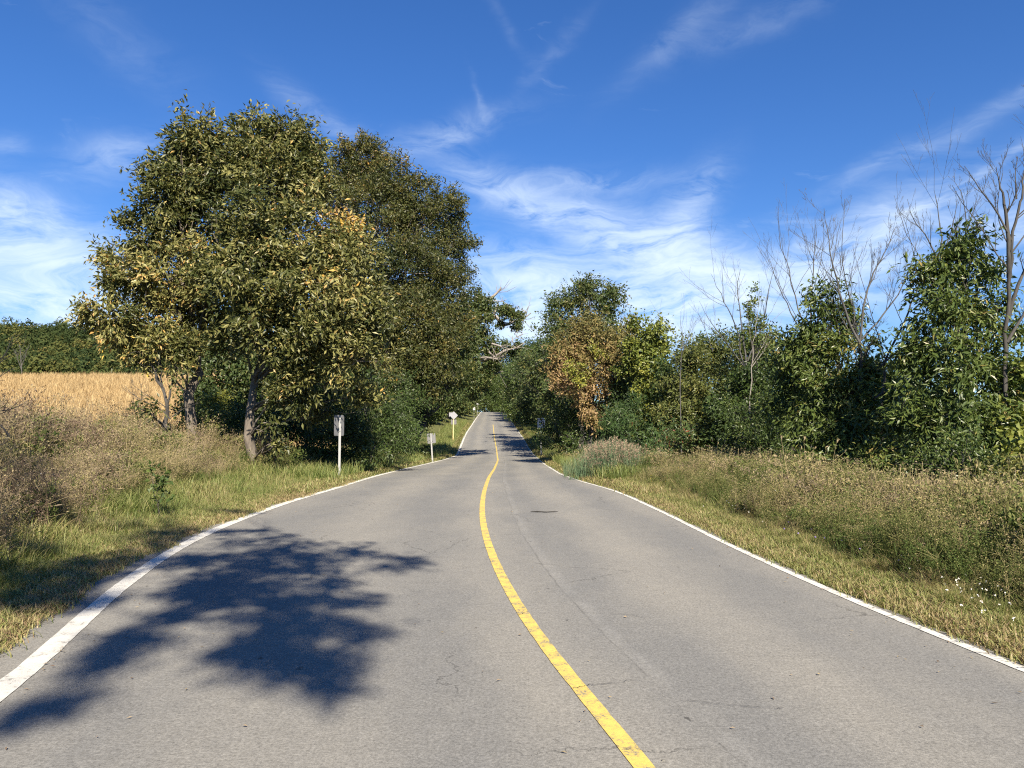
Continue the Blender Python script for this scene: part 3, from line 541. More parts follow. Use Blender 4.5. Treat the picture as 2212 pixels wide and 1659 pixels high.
shrub('leafy green shrub at the foot of the ash sapling tree, light green sprays', [(1890, 985, 34, 15.60), (1925, 1000, 30, 15.60), (1860, 1005, 26, 15.84), (1940, 960, 28, 16.00)], 'ash', .6, leaf=(.12, .045), dens=150)
shrub('small leaved dark shrub at the foot of the tallest ash', [(2040, 1000, 46, 13.12), (2100, 1010, 44, 12.71), (2000, 990, 36, 14.35), (2080, 960, 40, 13.53)], 'ashd', .5, leaf=(.08, .035), dens=220, cr=.2)
shrub('yellow green grape vine hanging at the right edge', [(2200, 800, 24, 15, 0), (2225, 850, 40, 15, 0), (2190, 930, 22, 13.5, .1), (2215, 975, 34, 13.5, .15), (2190, 975, 16, 13.3, .1), (2230, 900, 34, 14, 0)], 'lime', .3, 'grape_vine', 'vine', leaf=(.12, .10), dens=150, K=8, cr=.2, limbs=False, twig=0, fl=.6)
shrub('small leaved bush with yellow leaves at the lower right edge', [(2150, 1030, 56, 12.5, 0), (2200, 1080, 60, 11.5, .1), (2215, 1010, 50, 12, .1), (2210, 1160, 40, 10.5, .1), (2070, 1060, 30, 13.4, -.1), (2120, 1080, 34, 12.5, 0), (2200, 1020, 36, 12.5, .1), (2220, 1130, 30, 11, .2), (2170, 1110, 30, 11.5, .2), (2100, 1050, 26, 13, 0)], 'olive', .5, 'yellowing_bush', leaf=(.06, .034), dens=420, cr=.14, K=9, tr=.025, sub=12)
shrub('green vine wrapped round a dead stem above the olive trees', [(1632, 625, 9, 30, -.1), (1630, 650, 13, 30, 0), (1622, 680, 18, 30, 0), (1635, 700, 18, 30, 0), (1625, 730, 24, 30, 0), (1610, 660, 8, 30, -.1)], 'lime', .12, 'climbing_vine', 'vine', leaf=(.10, .06), dens=190, cr=.14, tr=.04, base=(1625, 30))
shrub('shaded back row thicket behind the forked dead tree', [(1900, 930, 60, 28), (1840, 930, 55, 29), (1960, 960, 50, 27), (1750, 900, 60, 30), (1680, 900, 50, 31), (1790, 960, 50, 28), (1560, 940, 40, 32), (1690, 800, 44, 31), (1650, 740, 34, 33), (1440, 800, 34, 36), (1450, 860, 34, 34), (1740, 830, 40, 31), (1600, 730, 30, 35), (1530, 760, 30, 35), (1480, 940, 50, 32), (1430, 930, 40, 33), (1400, 960, 34, 32), (1560, 980, 44, 28), (1400, 860, 40, 38), (1350, 850, 40, 40), (1960, 900, 60, 26), (1900, 830, 50, 27), (1960, 820, 40, 27), (1640, 830, 50, 29), (1580, 860, 50, 29), (2100, 930, 70, 25), (2180, 900, 60, 24)], 'ashd', .25, 'thicket_bush', leaf=(.18, .085), dens=100, cr=.35, base=(1830, 29))

# ---- leafless trees
def dead_tree(name, label, base, stems, bark='dead', lv=3, seed=1, spread=.5, nch=6, tw=.012):
    rg = np.random.default_rng(seed); root = thing(name, base, label, 'tree'); mb = MB()
    def grow(P, r0, r1, level):
        n = len(P); tube(mb, P, np.linspace(r0, r1, n) * .82, 6 if level == 0 else (4 if level == 1 else 3))
        if level >= lv: return
        L = np.linalg.norm(P[-1] - P[0]); k = nch if level == 0 else max(2, nch - 2 * level)
        for q in range(k):
            t = rg.uniform(.3, .97) if level == 0 else rg.uniform(.15, .95); i = t * (n - 1); i0 = int(i); A = P[i0] + (P[min(i0 + 1, n - 1)] - P[i0]) * (i - i0)
            tg = unit(P[min(i0 + 1, n - 1)] - P[max(i0 - 1, 0)]); side = unit(np.cross(tg, rg.normal(size=3)))
            d = unit(tg * .8 + side * rg.uniform(.35, .9) * (spread * 2) + np.array([0, 0, .15])); l = L * rg.uniform(.22, .5) * (1.1 - .5 * t)
            m = 5; pp = [A]; dd = d
            for _ in range(m): dd = unit(dd + rg.normal(size=3) * .10 + np.array([0, 0, .13])); pp.append(pp[-1] + dd * l / m)
            ra = (r0 + (r1 - r0) * t) * .55; grow(np.array(pp), ra, max(ra * .3, .003), level + 1)
    for l, r0, r1, Y in stems:
        p0 = np.array([at(x, y, Y) if y is not None else base for x, y in l]); t = np.linspace(0, 1, len(p0)); tt = np.linspace(0, 1, max(9, len(p0) * 3))
        p = np.stack([np.interp(tt, t, p0[:, k]) for k in range(3)], 1)
        for _ in range(2): p[1:-1] = (p[:-2] + 2 * p[1:-1] + p[2:]) / 4
        p[1:-1] += rg.normal(size=p[1:-1].shape) * .012 * np.linalg.norm(p[-1] - p[0]) * .3
        grow(p, r0, r1, 0)
    mb.build('trunk', M[bark], root, smooth=True); return root
dead_tree('dead_tree', 'bare tree forking into upright V shaped limbs between the two leafy ash trees', gb(1862, 19), [([(1862, None), (1862, 870), (1858, 760), (1857, 735)], .058, .04, 19), ([(1857, 740), (1830, 690), (1805, 600), (1790, 530), (1780, 450)], .033, .005, 15), ([(1857, 740), (1865, 650), (1885, 590), (1915, 540), (1935, 490)], .03, .005, 15),
     ([(1860, 735), (1900, 690), (1940, 640), (1970, 570), (1985, 510)], .03, .005, 19), ([(1858, 740), (1840, 660), (1815, 560), (1825, 430)], .026, .005, 19.2)], lv=3, seed=3, nch=8)
dead_tree('dead_tree', 'bare leaning limb arching from the thicket up into the tallest ash', gb(1905, 18), [([(1895, None), (1900, 820), (1930, 740), (1965, 670), (1990, 600), (2020, 540)], .042, .012, 18), ([(1903, 790), (1950, 750), (1990, 730), (2040, 700)], .03, .008, 18), ([(1890, 860), (1930, 835), (1990, 805), (2060, 790)], .036, .015, 17.9)], bark='barkd', lv=3, seed=5)
dead_tree('dead_tree', 'bare brushy tree with crossing twigs left of the ash sapling', gb(1750, 27), [([(1760, None), (1755, 820), (1740, 720), (1715, 640), (1690, 540), (1680, 470)], .05, .006, 27), ([(1757, 800), (1750, 690), (1755, 600), (1765, 520), (1760, 480)], .04, .006, 27), ([(1740, 730), (1700, 660), (1675, 600), (1655, 540)], .03, .005, 27), ([(1755, 720), (1790, 640), (1800, 560), (1815, 480)], .03, .005, 27)], lv=3, seed=8, nch=7)
dead_tree('dead_tree', 'bare fine twigged tree arching beside the vine wrapped stem', gb(1625, 30), [([(1615, None), (1610, 800), (1590, 700), (1560, 640), (1535, 590)], .05, .005, 30), ([(1612, 790), (1600, 690), (1590, 620), (1600, 580)], .04, .005, 30), ([(1615, 780), (1650, 700), (1660, 620), (1680, 560)], .035, .005, 30), ([(1612, 800), (1570, 740), (1530, 690), (1510, 650)], .03, .004, 30)], lv=3, seed=12, nch=6)
dead_tree('dead_sapling', 'pale thin bare trunk standing in front of the olive trees', gb(1622, 27), [([(1618, None), (1620, 820), (1626, 760), (1634, 690), (1640, 640)], .03, .006, 27), ([(1622, 790), (1650, 745), (1660, 715)], .012, .003, 27)], bark='pale', lv=1, seed=15)
dead_tree('dead_tree', 'slim bare tree poking out above the tallest ash crown', gb(2040, 17), [([(2045, None), (2040, 800), (2035, 600), (2030, 500), (2020, 420)], .05, .006, 17), ([(2035, 600), (2010, 520), (1975, 480), (1960, 430)], .025, .004, 17), ([(2036, 560), (2060, 480), (2068, 430)], .02, .004, 17), ([(2050, 560), (2085, 510), (2102, 460), (2112, 420)], .025, .004, 17), ([(2090, 500), (2080, 420), (2060, 390)], .015, .004, 17)], lv=3, seed=21)
dead_tree('dead_tree', 'heavy dark dead tree with a thick trunk at the right edge', gb(2172, 15), [([(2165, None), (2168, 880), (2172, 780), (2178, 640), (2182, 560), (2190, 490), (2205, 430), (2214, 370)], .065, .02, 15), ([(2180, 600), (2178, 500), (2170, 440), (2160, 400), (2152, 360)], .06, .005, 15), ([(2178, 690), (2195, 620), (2225, 560), (2250, 500)], .055, .008, 15), ([(2185, 520), (2150, 450), (2110, 400), (2085, 360)], .028, .004, 15),
     ([(2196, 430), (2192, 380), (2198, 340)], .02, .004, 15), ([(2175, 740), (2210, 680), (2240, 640)], .045, .008, 15)], bark='barkd', lv=3, seed=30, nch=7)
dead_tree('dead_sapling', 'small bare twiggy sapling between the vine covered tree and the olive trees', gb(1470, 30), [([(1470, None), (1468, 790), (1475, 730), (1470, 690)], .03, .004, 30), ([(1469, 780), (1490, 720), (1500, 680)], .015, .003, 30), ([(1540, 760), (1520, 700), (1500, 660)], .015, .003, 30)], lv=2, seed=33)
dead_tree('dead_branches', 'dark bare branches poking in at the left edge above the weeds', gb(-60, 12), [([(-60, None), (-40, 860), (0, 915), (22, 945)], .03, .012, 12), ([(-60, 840), (-20, 800), (10, 770), (22, 740)], .02, .004, 12), ([(-50, 820), (-10, 820), (20, 800)], .015, .003, 12)], bark='barkd', lv=2, seed=35)
dead_tree('dead_branches', 'tangle of bare drooping branches below the young hickory, in front of the golden field', gb(372, 23), [([(368, 905), (345, 880), (315, 870), (285, 850), (270, 838)], .03, .005, 22.8), ([(368, 890), (340, 865), (310, 850), (285, 830)], .02, .004, 22.8), ([(368, 925), (335, 900), (310, 890), (280, 880)], .02, .004, 22.8), ([(372, 900), (400, 880), (430, 870)], .02, .004, 22.8)], bark='barkd', lv=3, seed=37, nch=7)

# ================= far trees that close the road: copies of three built kinds
def proto(name, h, rad, mat, seed, t0):
    root = thing(name, (0, 0, 0), '', 'tree'); rg = np.random.default_rng(seed); tr = MB(); cw = MB()
    T = limb((0, 0, -.3), (0, 0, h * .8), 8); tube(tr, T, np.linspace(.3, .06, 8), 7)
    ns = 34; z = rg.uniform(.06, .93, ns); a = rg.uniform(0, 6.28, ns); rr = rad * np.sin(np.clip(z * 1.02 + .12, 0, 1) * np.pi) ** .6 * rg.uniform(.5, .9, ns)
    c = np.stack([np.cos(a) * rr, np.sin(a) * rr, z * h], 1)
    k = np.clip((c[:, 2] / h * .8 * 7).astype(int), 0, 6); twigs(tr, T[k], c, .09, .03, .1, 3)
    for q in range(ns):
        n = 60; tp = c[q] + rg.normal(size=(n, 3)) * rad * .2; t_ = t0 + rg.normal() * .12
        kk = 8; P = np.repeat(tp, kk, 0) + rg.normal(size=(n * kk, 3)) * .3; P = P[P[:, 2] > .1]; leaves(cw, P, rg.normal(size=P.shape) - [0, 0, .2], .34, .19, np.clip(t_ + rg.normal(size=len(P)) * .12, 0, 1))
    tr.build('trunk', M['barkd'], root, smooth=True); cw.build('crown', M[mat], root); return root
PR = [proto('roadside_tree', 12, 3.6, 'oak', 1, .5), proto('roadside_tree', 10, 3.4, 'ashd', 2, .6), proto('roadside_tree', 13, 4.2, 'ashd', 3, .5)]
used = [False] * 3
def place(kind, X, Y, s, label, group, rz):
    p = PR[kind]
    if not used[kind]: o = p; used[kind] = True
    else:
        o = p.copy(); C.objects.link(o)
        for ch in list(p.children):
            c = ch.copy(); C.objects.link(c); c.parent = o
    o.location = (X, Y, float(ground(X, Y))); o.scale = (s, s, s); o.rotation_euler = (0, 0, rz); o['label'] = label; o['group'] = group
far = []
for Y, xo, s in [(70, -11.5, .9), (84, -10.5, .95), (97, -8.5, .95), (108, -6.0, 1.0), (120, -5.2, 1.0), (134, -4.6, 1.1), (150, -4.2, 1.2), (168, -4.0, 1.25), (188, -3.8, 1.3), (210, -4, 1.35)]:
    far.append((0 if len(far) % 3 else 1, float(xl(Y)) + xo, Y, s, 'green tree in the row lining the left side of the distant road'))
for Y, xo, s in [(88, 5.2, .8), (98, 4.8, .95), (110, 4.4, 1.0), (124, 4.2, 1.05), (140, 4.0, 1.15), (156, 4.0, 1.2), (175, 3.8, 1.25), (198, 3.8, 1.3), (222, 3.6, 1.3)]:
    far.append((0 if len(far) % 2 else 2, float(xr(Y)) + xo, Y, s, 'dark green tree in the row lining the right side of the distant road'))
for X, Y, s in [(-9, 246, 1.15), (-5, 252, 1.3), (0, 244, 1.2), (-14, 244, 1.3), (-7, 275, 1.7), (-21, 250, 1.3), (7, 244, 1.3), (-30, 262, 1.4)]:
    far.append((2 if len(far) % 2 else 1, X, Y, s, 'hazy green tree closing off the far end of the road'))
for i, (k, X, Y, s, lb) in enumerate(far): place(k, X, Y, s, lb, 'trees ' + lb.split('tree ')[1], i * 1.7)
for X, Y, s in [(-15, 40, .62), (-17, 50, .7), (-14, 58, .75), (-13.5, 70, .85)]:
    far.append(0); place(len(far) % 2, X, Y, s, 'dark tree in the second row hidden behind the left roadside trees', 'second row of trees left of the road', X)
for X, Y, s in [(8.5, 52, .6), (12, 52, .62), (15.5, 50, .55), (19, 46, .5), (17, 38, .36), (21, 40, .42), (25, 38, .42), (24, 33, .33), (29, 36, .38)]:
    far.append(0); place(len(far) % 2, X, Y, s, 'green tree in the back row seen between the right roadside trees', 'back row of trees right of the road', X)

# ================= wooded hill, left
def woods():
    mb = MB(); n = 760; Yh = rng.uniform(198, 400, n); px = rng.uniform(-120, 620, n); X = (px - VW / 2) / F * Yh
    Z = ground(X, Yh)
    for x, y, z in zip(X, Yh, Z):
        r = rng.uniform(2.6, 4.6); h = rng.uniform(6, 11); t = np.clip(rng.normal(.36, .3), 0.0, .98); m = 330
        d = unit(rng.normal(size=(m, 3))); d[:, 1] = -abs(d[:, 1]) * rng.choice([1, 1, 1, -1], m)
        lum = 1 + .3 * np.sin(d[:, 0] * 5 + x) * np.cos(d[:, 2] * 6 + y)
        P = np.array([x, y, z + h * .55]) + d * np.array([r, r, h * .5]) * (lum * rng.uniform(.8, 1.05, m))[:, None]
        leaves(mb, P, rng.normal(size=(m, 3)), .95, .7, np.clip(t + rng.normal(size=m) * .08, 0, 1), flat=.3, ref=d + [0, 0, .1])
    o = mb.build('woodland', M['wood']); tag(o, kind='stuff'); o['label'] = 'dense green woodland covering the distant hill behind the golden field'
woods()
dead_tree('bare_tree', 'pale grey leafless tree at the foot of the wooded hill', gb(48, 196), [([(48, None), (47, 800), (45, 770), (42, 745)], .25, .05, 196), ([(47, 800), (38, 775), (32, 755)], .12, .04, 196), ([(47, 790), (55, 770), (58, 755)], .12, .04, 196)], bark='dead', lv=2, seed=40)

# ================= grasses and weeds
def tuft(nb, h, wd, spread, bend=.5, tsd=.08, nseg=3):
    V = []; Q = []; T3 = []; ti = []
    k = 0; tq = []; tt = []
    for _ in range(nb):
        a = rng.uniform(0, 6.28); hh = h * rng.uniform(.55, 1.1); b = rng.uniform(.1, 1) * bend * hh; o = rng.normal(size=2) * spread
        s = np.array([-np.sin(a), np.cos(a)]); d = np.array([np.cos(a), np.sin(a)]); t_ = rng.normal() * tsd
        for q in range(nseg):
            u = q / nseg; c = o + d * b * u ** 2; z = hh * (u - .18 * u * u * bend); ww = wd * (1 - .5 * u)
            V += [[*(c + s * ww / 2), z], [*(c - s * ww / 2), z]]
        c = o + d * b; V.append([*c, hh * (1 - .18 * bend)])
        for q in range(nseg - 1): Q.append([k + 2 * q, k + 2 * q + 1, k + 2 * q + 3, k + 2 * q + 2]); tq.append(t_ + .05 * q)
        T3.append([k + 2 * nseg - 2, k + 2 * nseg - 1, k + 2 * nseg]); tt.append(t_ + .15); k += 2 * nseg + 1
    return np.array(V), [np.array(Q), np.array(T3)], np.array(tq + tt)
def weed(nst=3, h=1.0, heads=26, wd=.006, branch=6, headsz=.03, tb=.35, th=.6, fan=.25):
    mb = MB()
    for _ in range(nst):
        a = rng.uniform(0, 6.28); top = np.array([np.cos(a) * fan * rng.random(), np.sin(a) * fan * rng.random(), h * rng.uniform(.7, 1.05)]); o = np.array([*rng.normal(size=2) * .04, 0])
        twigs(mb, [o], [top], wd, wd * .4, .04, 2, tb + rng.normal() * .05)
        if branch:
            t = rng.uniform(.35, .95, branch)[:, None]; A = o + (top - o) * t; B = A + unit(rng.normal(size=(branch, 3)) * [1, 1, .3] + [0, 0, .9]) * h * rng.uniform(.12, .3, (branch, 1))
            twigs(mb, A, B, wd * .5, wd * .25, .06, 1, tb + .1)
            P = np.concatenate([B + rng.normal(size=B.shape) * .02 for _ in range(max(1, heads // branch))]); P = np.concatenate([P, top + rng.normal(size=(4, 3)) * .03])
            leaves(mb, P, rng.normal(size=P.shape) + [0, 0, .5], headsz * rng.uniform(.7, 1.6, len(P)), headsz * .55, th + rng.normal(size=len(P)) * .1)
        nl = 6; t = rng.uniform(.05, .7, nl)[:, None]; A = o + (top - o) * t; leaves(mb, A, rng.normal(size=(nl, 3)) + [0, 0, .3], h * .14, h * .016, tb - .15 + rng.normal(size=nl) * .1)
    V = np.concatenate(mb.v); FS = mb.f; T = np.concatenate(mb.t)
    q = np.concatenate([f for f in FS if f.shape[1] == 4]); return V, [q], T
def pts(n, side, ya, yb, da, db, power=1.0):
    """positions on a verge: more of them close to the camera"""
    u = rng.random(n); Y = ya * (yb / ya) ** (u ** power); d = rng.uniform(0, 1, n)
    a = da(Y) if callable(da) else da; b = db(Y) if callable(db) else db
    D = a + (b - a) * d; X = xl(Y) - D if side < 0 else xr(Y) + D
    return np.stack([X, Y, ground(X, Y)], 1), D
wl = lambda Y: np.interp(Y, [3, 6, 9, 13, 18, 23, 28, 40, 60], [1.6, 1.6, 1.8, 2.3, 3.2, 3.2, 2.3, 1.8, 1.6])    # where the tall weeds start
wlR = lambda Y: np.interp(Y, [3, 8, 14, 20, 27, 60], [1.4, 1.25, 1.35, 1.45, 1.4, 1.3])
def verge(name, side, label):
    mb = MB(); W_ = wl if side < 0 else wlR
    e0 = (lambda Y: sh(Y) - .06) if side < 0 else (lambda Y: .13 + 0 * Y)
    t1 = [tuft(9, .10, .009, .05, 1.3, .12) for _ in range(3)]; t2 = [tuft(16, .32, .008, .07, 1.1, .15) for _ in range(4)]; t3 = [tuft(9, .5, .012, .12, .9) for _ in range(2)]; t4 = [tuft(8, .13, .016, .10, 1.0) for _ in range(2)]
    patch = lambda p: .5 + .25 * np.sin(p[:, 0] * 1.9 + 1.3 * np.sin(p[:, 1] * .8)) + .25 * np.sin(p[:, 1] * 1.3 + p[:, 0])
    for t in t1:   # clipped, half dry edge grass
        p, D = pts(5200, side, 2.6, 24, e0, lambda Y: e0(Y) + 1.25); q = patch(p); scatter(mb, t, p, rng.uniform(.6, 1.4, len(p)), (.74 if side < 0 else .66) - .30 * sm(D / 1.3) - .12 * q + rng.normal(size=len(p)) * .09)
    for t in t2:   # green verge
        p, D = pts(3600, side, 2.8, 24, lambda Y: e0(Y) + .55, lambda Y: W_(Y) + .8); q = patch(p)
        hz = .45 + .65 * sm((D - .6) / 1.5); cl_ = .75 + .45 * np.sin(p[:, 0] * 7 + 3 * np.sin(p[:, 1] * 3.1)) * np.sin(p[:, 1] * 5 + p[:, 0] * 2); scatter(mb, t, p, hz * cl_ * rng.uniform(.6, 1.4, len(p)), (.30 if side < 0 else .40) + .28 * q - .08 + rng.normal(size=len(p)) * .10)
    for t in t3:
        p, D = pts(2600, side, 22, 130, lambda Y: .45 + Y / 160, lambda Y: W_(Y) + 1.2); scatter(mb, t, p, rng.uniform(.5, 1.1, len(p)) * (1 + p[:, 1] / 90), .30 + rng.normal(size=len(p)) * .12)
    for t in t4:
        p, D = pts(2600, side, 18, 130, lambda Y: .16 + Y / 250, 1.0); scatter(mb, t, p, rng.uniform(.6, 1.2, len(p)) * (1 + p[:, 1] / 60), .55 + rng.normal(size=len(p)) * .12)
    o = mb.build(name, M['grass']); tag(o, kind='stuff'); o['label'] = label
verge('verge_grass', -1, 'green and half dry grass along the left road edge')
verge('verge_grass', 1, 'dry and green grass along the right road edge')
def weeds(name, label, side, n, ya, yb, da, db, tpl, tint, scale, tsd=.17, lean=.14, mat='weed'):
    mb = MB()
    for t in tpl:
        nc = n // 11; p, D = pts(nc, side, ya, yb, da, db, .8); cs_ = np.repeat(rng.uniform(.6, 1.35, nc), 11); ct_ = np.repeat(rng.normal(size=nc) * .13, 11)
        p = np.repeat(p, 11, 0); D = np.repeat(D, 11); p[:, :2] += rng.normal(size=(len(p), 2)) * .20; p[:, 2] = ground(p[:, 0], p[:, 1]); D = np.maximum(D, 0)
        okp = np.where(side < 0, xl(p[:, 1]) - p[:, 0], p[:, 0] - xr(p[:, 1])) > .8; p, D, cs_, ct_ = p[okp], D[okp], cs_[okp], ct_[okp]
        T = tint(p, D) if callable(tint) else tint; s = scale(p, D) if callable(scale) else scale
        scatter(mb, t, p, s * cs_ * rng.uniform(.75, 1.15, len(p)), T + ct_ + rng.normal(size=len(p)) * tsd * .7, lean)
    o = mb.build(name, M[mat]); tag(o, kind='stuff'); o['label'] = label; return o
wtL = [weed(3, 1.0, 30, .0045, 6, .034, .34, .62), weed(3, .9, 40, .004, 8, .028, .40, .74), weed(2, 1.25, 16, .006, 7, .04, .45, .56), tuft(11, .95, .012, .10, .7, .14), tuft(11, .8, .010, .12, .9, .14), weed(3, .7, 30, .005, 6, .05, .05, .12)]
_patchL = lambda p: np.sin(p[:, 0] * .55 + 2) * np.cos(p[:, 1] * .33 + .5)
weeds('tall_weeds', 'tall dry pinkish brown weeds filling the bank left of the road', -1, 4600, 4.0, 27, wl, lambda Y: 6.5 + .40 * Y, wtL, lambda p, D: .12 + .14 * _patchL(p), lambda p, D: .62 + .42 * sm((D - wl(p[:, 1])) / 2.5))
weeds('tall_stalks', 'scattered pale tall dry stalks standing above the left bank weeds', -1, 260, 5, 25, lambda Y: wl(Y) + .4, lambda Y: 5.5 + .38 * Y, [weed(2, 1.3, 26, .007, 9, .05, .52, .6, .2), weed(1, 1.5, 20, .008, 8, .055, .85, .95, .15), weed(2, 1.0, 26, .006, 6, .075, .08, .12, .2)], 0.0, 1.0)
weeds('tall_stalks', 'scattered tall straw coloured stalks standing above the right verge weeds', 1, 230, 6, 26, lambda Y: wlR(Y) + .5, lambda Y: np.interp(Y, [4, 8, 12, 15, 20, 27], [5.2, 3.9, 4.1, 4.7, 6.4, 6.6]), [weed(2, 1.15, 26, .006, 9, .045, .5, .56, .2), weed(2, .9, 26, .006, 6, .07, .1, .14, .2), weed(2, 1.0, 30, .006, 8, .045, .75, .85, .2)], 0.0, .85)
weeds('green_weeds', 'green weedy undergrowth below the left trees near the signs', -1, 1300, 23, 60, lambda Y: wl(Y) - .4, lambda Y: wl(Y) + 3.5, [weed(3, .8, 24, .005, 5, .05, .1, .15), tuft(12, .6, .012, .12, .8)], lambda p, D: .0, .85)
wtR = [weed(3, .9, 30, .0045, 6, .03, .25, .50), weed(3, .8, 30, .004, 8, .026, .35, .62), tuft(12, .9, .010, .10, .6, .14), tuft(12, .7, .010, .12, .8, .14), weed(3, .8, 26, .005, 6, .045, .05, .15), weed(2, 1.1, 14, .005, 7, .03, .45, .55)]
weeds('tall_weeds', 'tall olive and tan weeds and grass right of the road', 1, 5400, 4.0, 27, wlR, lambda Y: np.interp(Y, [4, 8, 12, 15, 20, 27], [5.2, 3.9, 4.1, 4.7, 6.4, 6.6]), wtR, lambda p, D: -.10 + .13 * np.sin(p[:, 1] * .8 + p[:, 0]) + .10 * sm((D - 2) / 3), lambda p, D: .46 + .38 * sm((D - wlR(p[:, 1])) / 1.5))
weeds('shade_weeds', 'scrubby weeds along the foot of the far right trees', 1, 900, 26, 110, lambda Y: wlR(Y) - .3, lambda Y: wlR(Y) + 3, [weed(3, .8, 24, .006, 5, .06, .15, .2), tuft(12, .7, .014, .12, .7)], 0.05, .9)
# reeds
def reeds():
    mb = MB(); n = 430; Y = np.clip(rng.normal(26, 1.3, n), 23.6, 29); px = np.clip(rng.normal(1318, 46, n), 1222, 1412); X = (px - VW / 2) / F * Y; p = np.stack([X, Y, ground(X, Y)], 1)
    for t in [tuft(7, 1.3, .016, .10, .55), tuft(6, 1.45, .014, .12, .4)]: scatter(mb, t, p, (1 - .4 * (abs(px - 1330) / 95) ** 2) * rng.uniform(.5, 1.1, n), .2 + rng.normal(size=n) * .14, .14)
    t = weed(2, 1.5, 44, .006, 9, .05, .4, .78, .15); mk = (px > 1262) & (rng.random(n) < .6); q = p[mk]; scatter(mb, t, q, (1 - .35 * (abs(px[mk] - 1345) / 90) ** 2) * rng.uniform(.65, 1.1, len(q)), rng.normal(size=len(q)) * .06, .06)
    o = mb.build('reeds', M['reed']); tag(o, kind='stuff'); o['label'] = 'blue green reeds with pinkish plumes beside the right lane'
reeds()
def flowers():
    for nm, lb, spec in [('white_flowers', 'small white wildflowers scattered in the roadside weeds', [(1600, 1104, 9), (2130, 1310, 26), (2010, 1240, 6), (50, 965, 8), (80, 975, 6), (2180, 1360, 8), (1700, 1130, 6), (1640, 1106, 4)]), ('yellow_flowers', 'yellow goldenrod blooms in the weeds right of the road', [(2090, 1240, 40), (1720, 1050, 14), (1560, 1060, 16), (1460, 1040, 12), (1940, 1180, 10), (1640, 1060, 10), (2180, 1240, 12), (1800, 1120, 8)]), ('purple_flowers', 'small purple asters in the weeds right of the road', [(1740, 1105, 14), (1760, 1130, 8), (1830, 1180, 6), (1870, 1190, 5), (1990, 1230, 5), (1735, 1150, 5)])]:
        mb = MB(); sm_ = MB(); tv = {'w': .1, 'y': .5, 'p': .9}[nm[0]]
        for x, y, n in spec:
            Y = row2Y(y + 18) if x > 1000 else 11
            c = at(x, y, Y); k = n; P = c + rng.normal(size=(k, 3)) * np.array([.025 * Y, .5, .012 * Y]); g0 = ground(P[:, 0], P[:, 1]); P[:, 2] = np.clip(P[:, 2], g0 + .2, g0 + rng.uniform(.45, .9, k))
            A = P.copy(); A[:, 2] = g0; twigs(sm_, A, P, .002, .0015, .02, 2, .25)
            for _ in range(4): leaves(mb, P, rng.normal(size=P.shape) + [0, 0, .4], .015, .012, tv)
        o = mb.build(nm, M['flower']); tag(o, kind='stuff'); o['label'] = lb; sm_.build('stems', M['weed'], o)
flowers()
# crop
def crop():
    mb = MB(); n = 30000; Y = 24 * (165 / 24) ** rng.random(n); px = rng.uniform(-80, 760, n); X = (px - VW / 2) / F * Y; ok = X < -12.5 - 2 * np.sin(Y * .1); X, Y = X[ok], Y[ok]
    p = np.stack([X, Y, ground(X, Y)], 1)
    for t in [tuft(6, .8, .03, .12, .6), tuft(6, .7, .035, .15, .8)]:
        h = len(p) // 2; scatter(mb, t, p[:h] if t[0][0, 0] > 0 else p[h:], rng.uniform(.7, 1.1, h if t[0][0, 0] > 0 else len(p) - h) * (.9 + (p[:h] if t[0][0, 0] > 0 else p[h:])[:, 1] / 160), .5 + rng.normal(size=h if t[0][0, 0] > 0 else len(p) - h) * .2)
    o = mb.build('crop_field', M['crop']); tag(o, kind='stuff'); o['label'] = 'ripe golden crop field on the slope left of the trees'
crop()
shrub('small dark green plant standing alone in the left bank grass', [(350, 1022, 17, 12.6), (342, 1045, 15, 12.6), (354, 1062, 13, 12.6), (325, 1012, 9, 12.6), (345, 1080, 10, 12.6)], 'ashd', .5, 'green_plant', 'plant', leaf=(.09, .055), dens=420, cr=.08, K=5, tr=.012, base=(350, 12.6))
shrub('low green shrub rising out of the weeds in front of the golden field', [(110, 915, 38, 18), (70, 930, 30, 18), (140, 930, 26, 18)], 'olive', .35, leaf=(.07, .03), dens=230, cr=.16, tr=.03)
shrub('twiggy olive shrub under the tangle of bare branches at the left', [(400, 945, 34, 25), (350, 950, 28, 25), (440, 930, 28, 26)], 'olive', .45, leaf=(.09, .04), dens=170, cr=.2, tr=.03)

# ================= signs
def flat(name, col, rough=.5, metal=0.0, var=.15):
    m, N, L = newmat(name); o = N.new('ShaderNodeOutputMaterial'); p = N.new('ShaderNodeBsdfPrincipled'); n = N.new('ShaderNodeTexNoise'); n.inputs['Scale'].default_value = 9; n.inputs['Detail'].default_value = 5
    tc = N.new('ShaderNodeTexCoord'); L.new(tc.outputs['Object'], n.inputs['Vector']); q = N.new('ShaderNodeMapRange'); L.new(n.outputs['Fac'], q.inputs[0]); q.inputs[1].default_value = .3; q.inputs[2].default_value = .7; q.inputs[3].default_value = 1 - var; q.inputs[4].default_value = 1 + var * .5
    v = N.new('ShaderNodeVectorMath'); v.operation = 'SCALE'; v.inputs[0].default_value = col; L.new(q.outputs[0], v.inputs['Scale']); L.new(v.outputs[0], p.inputs['Base Color']); p.inputs['Roughness'].default_value = rough; p.inputs['Metallic'].default_value = metal; L.new(p.outputs[0], o.inputs[0]); return m
M['alu'] = flat('bare_aluminium', (.15, .15, .155), .5, .2); M['galv'] = flat('galvanised_post', (.33, .33, .325), .5); M['timber'] = flat('treated_timber', (.55, .42, .2), .8)
M['swhite'] = flat('sign_white', (.60, .60, .62), .5, var=.05); M['sblack'] = flat('sign_black', (.01, .01, .01), .6); M['rubber'] = flat('dark_debris', (.02, .018, .016), .8); M['alul'] = flat('sign_back_grey', (.27, .27, .29), .55)
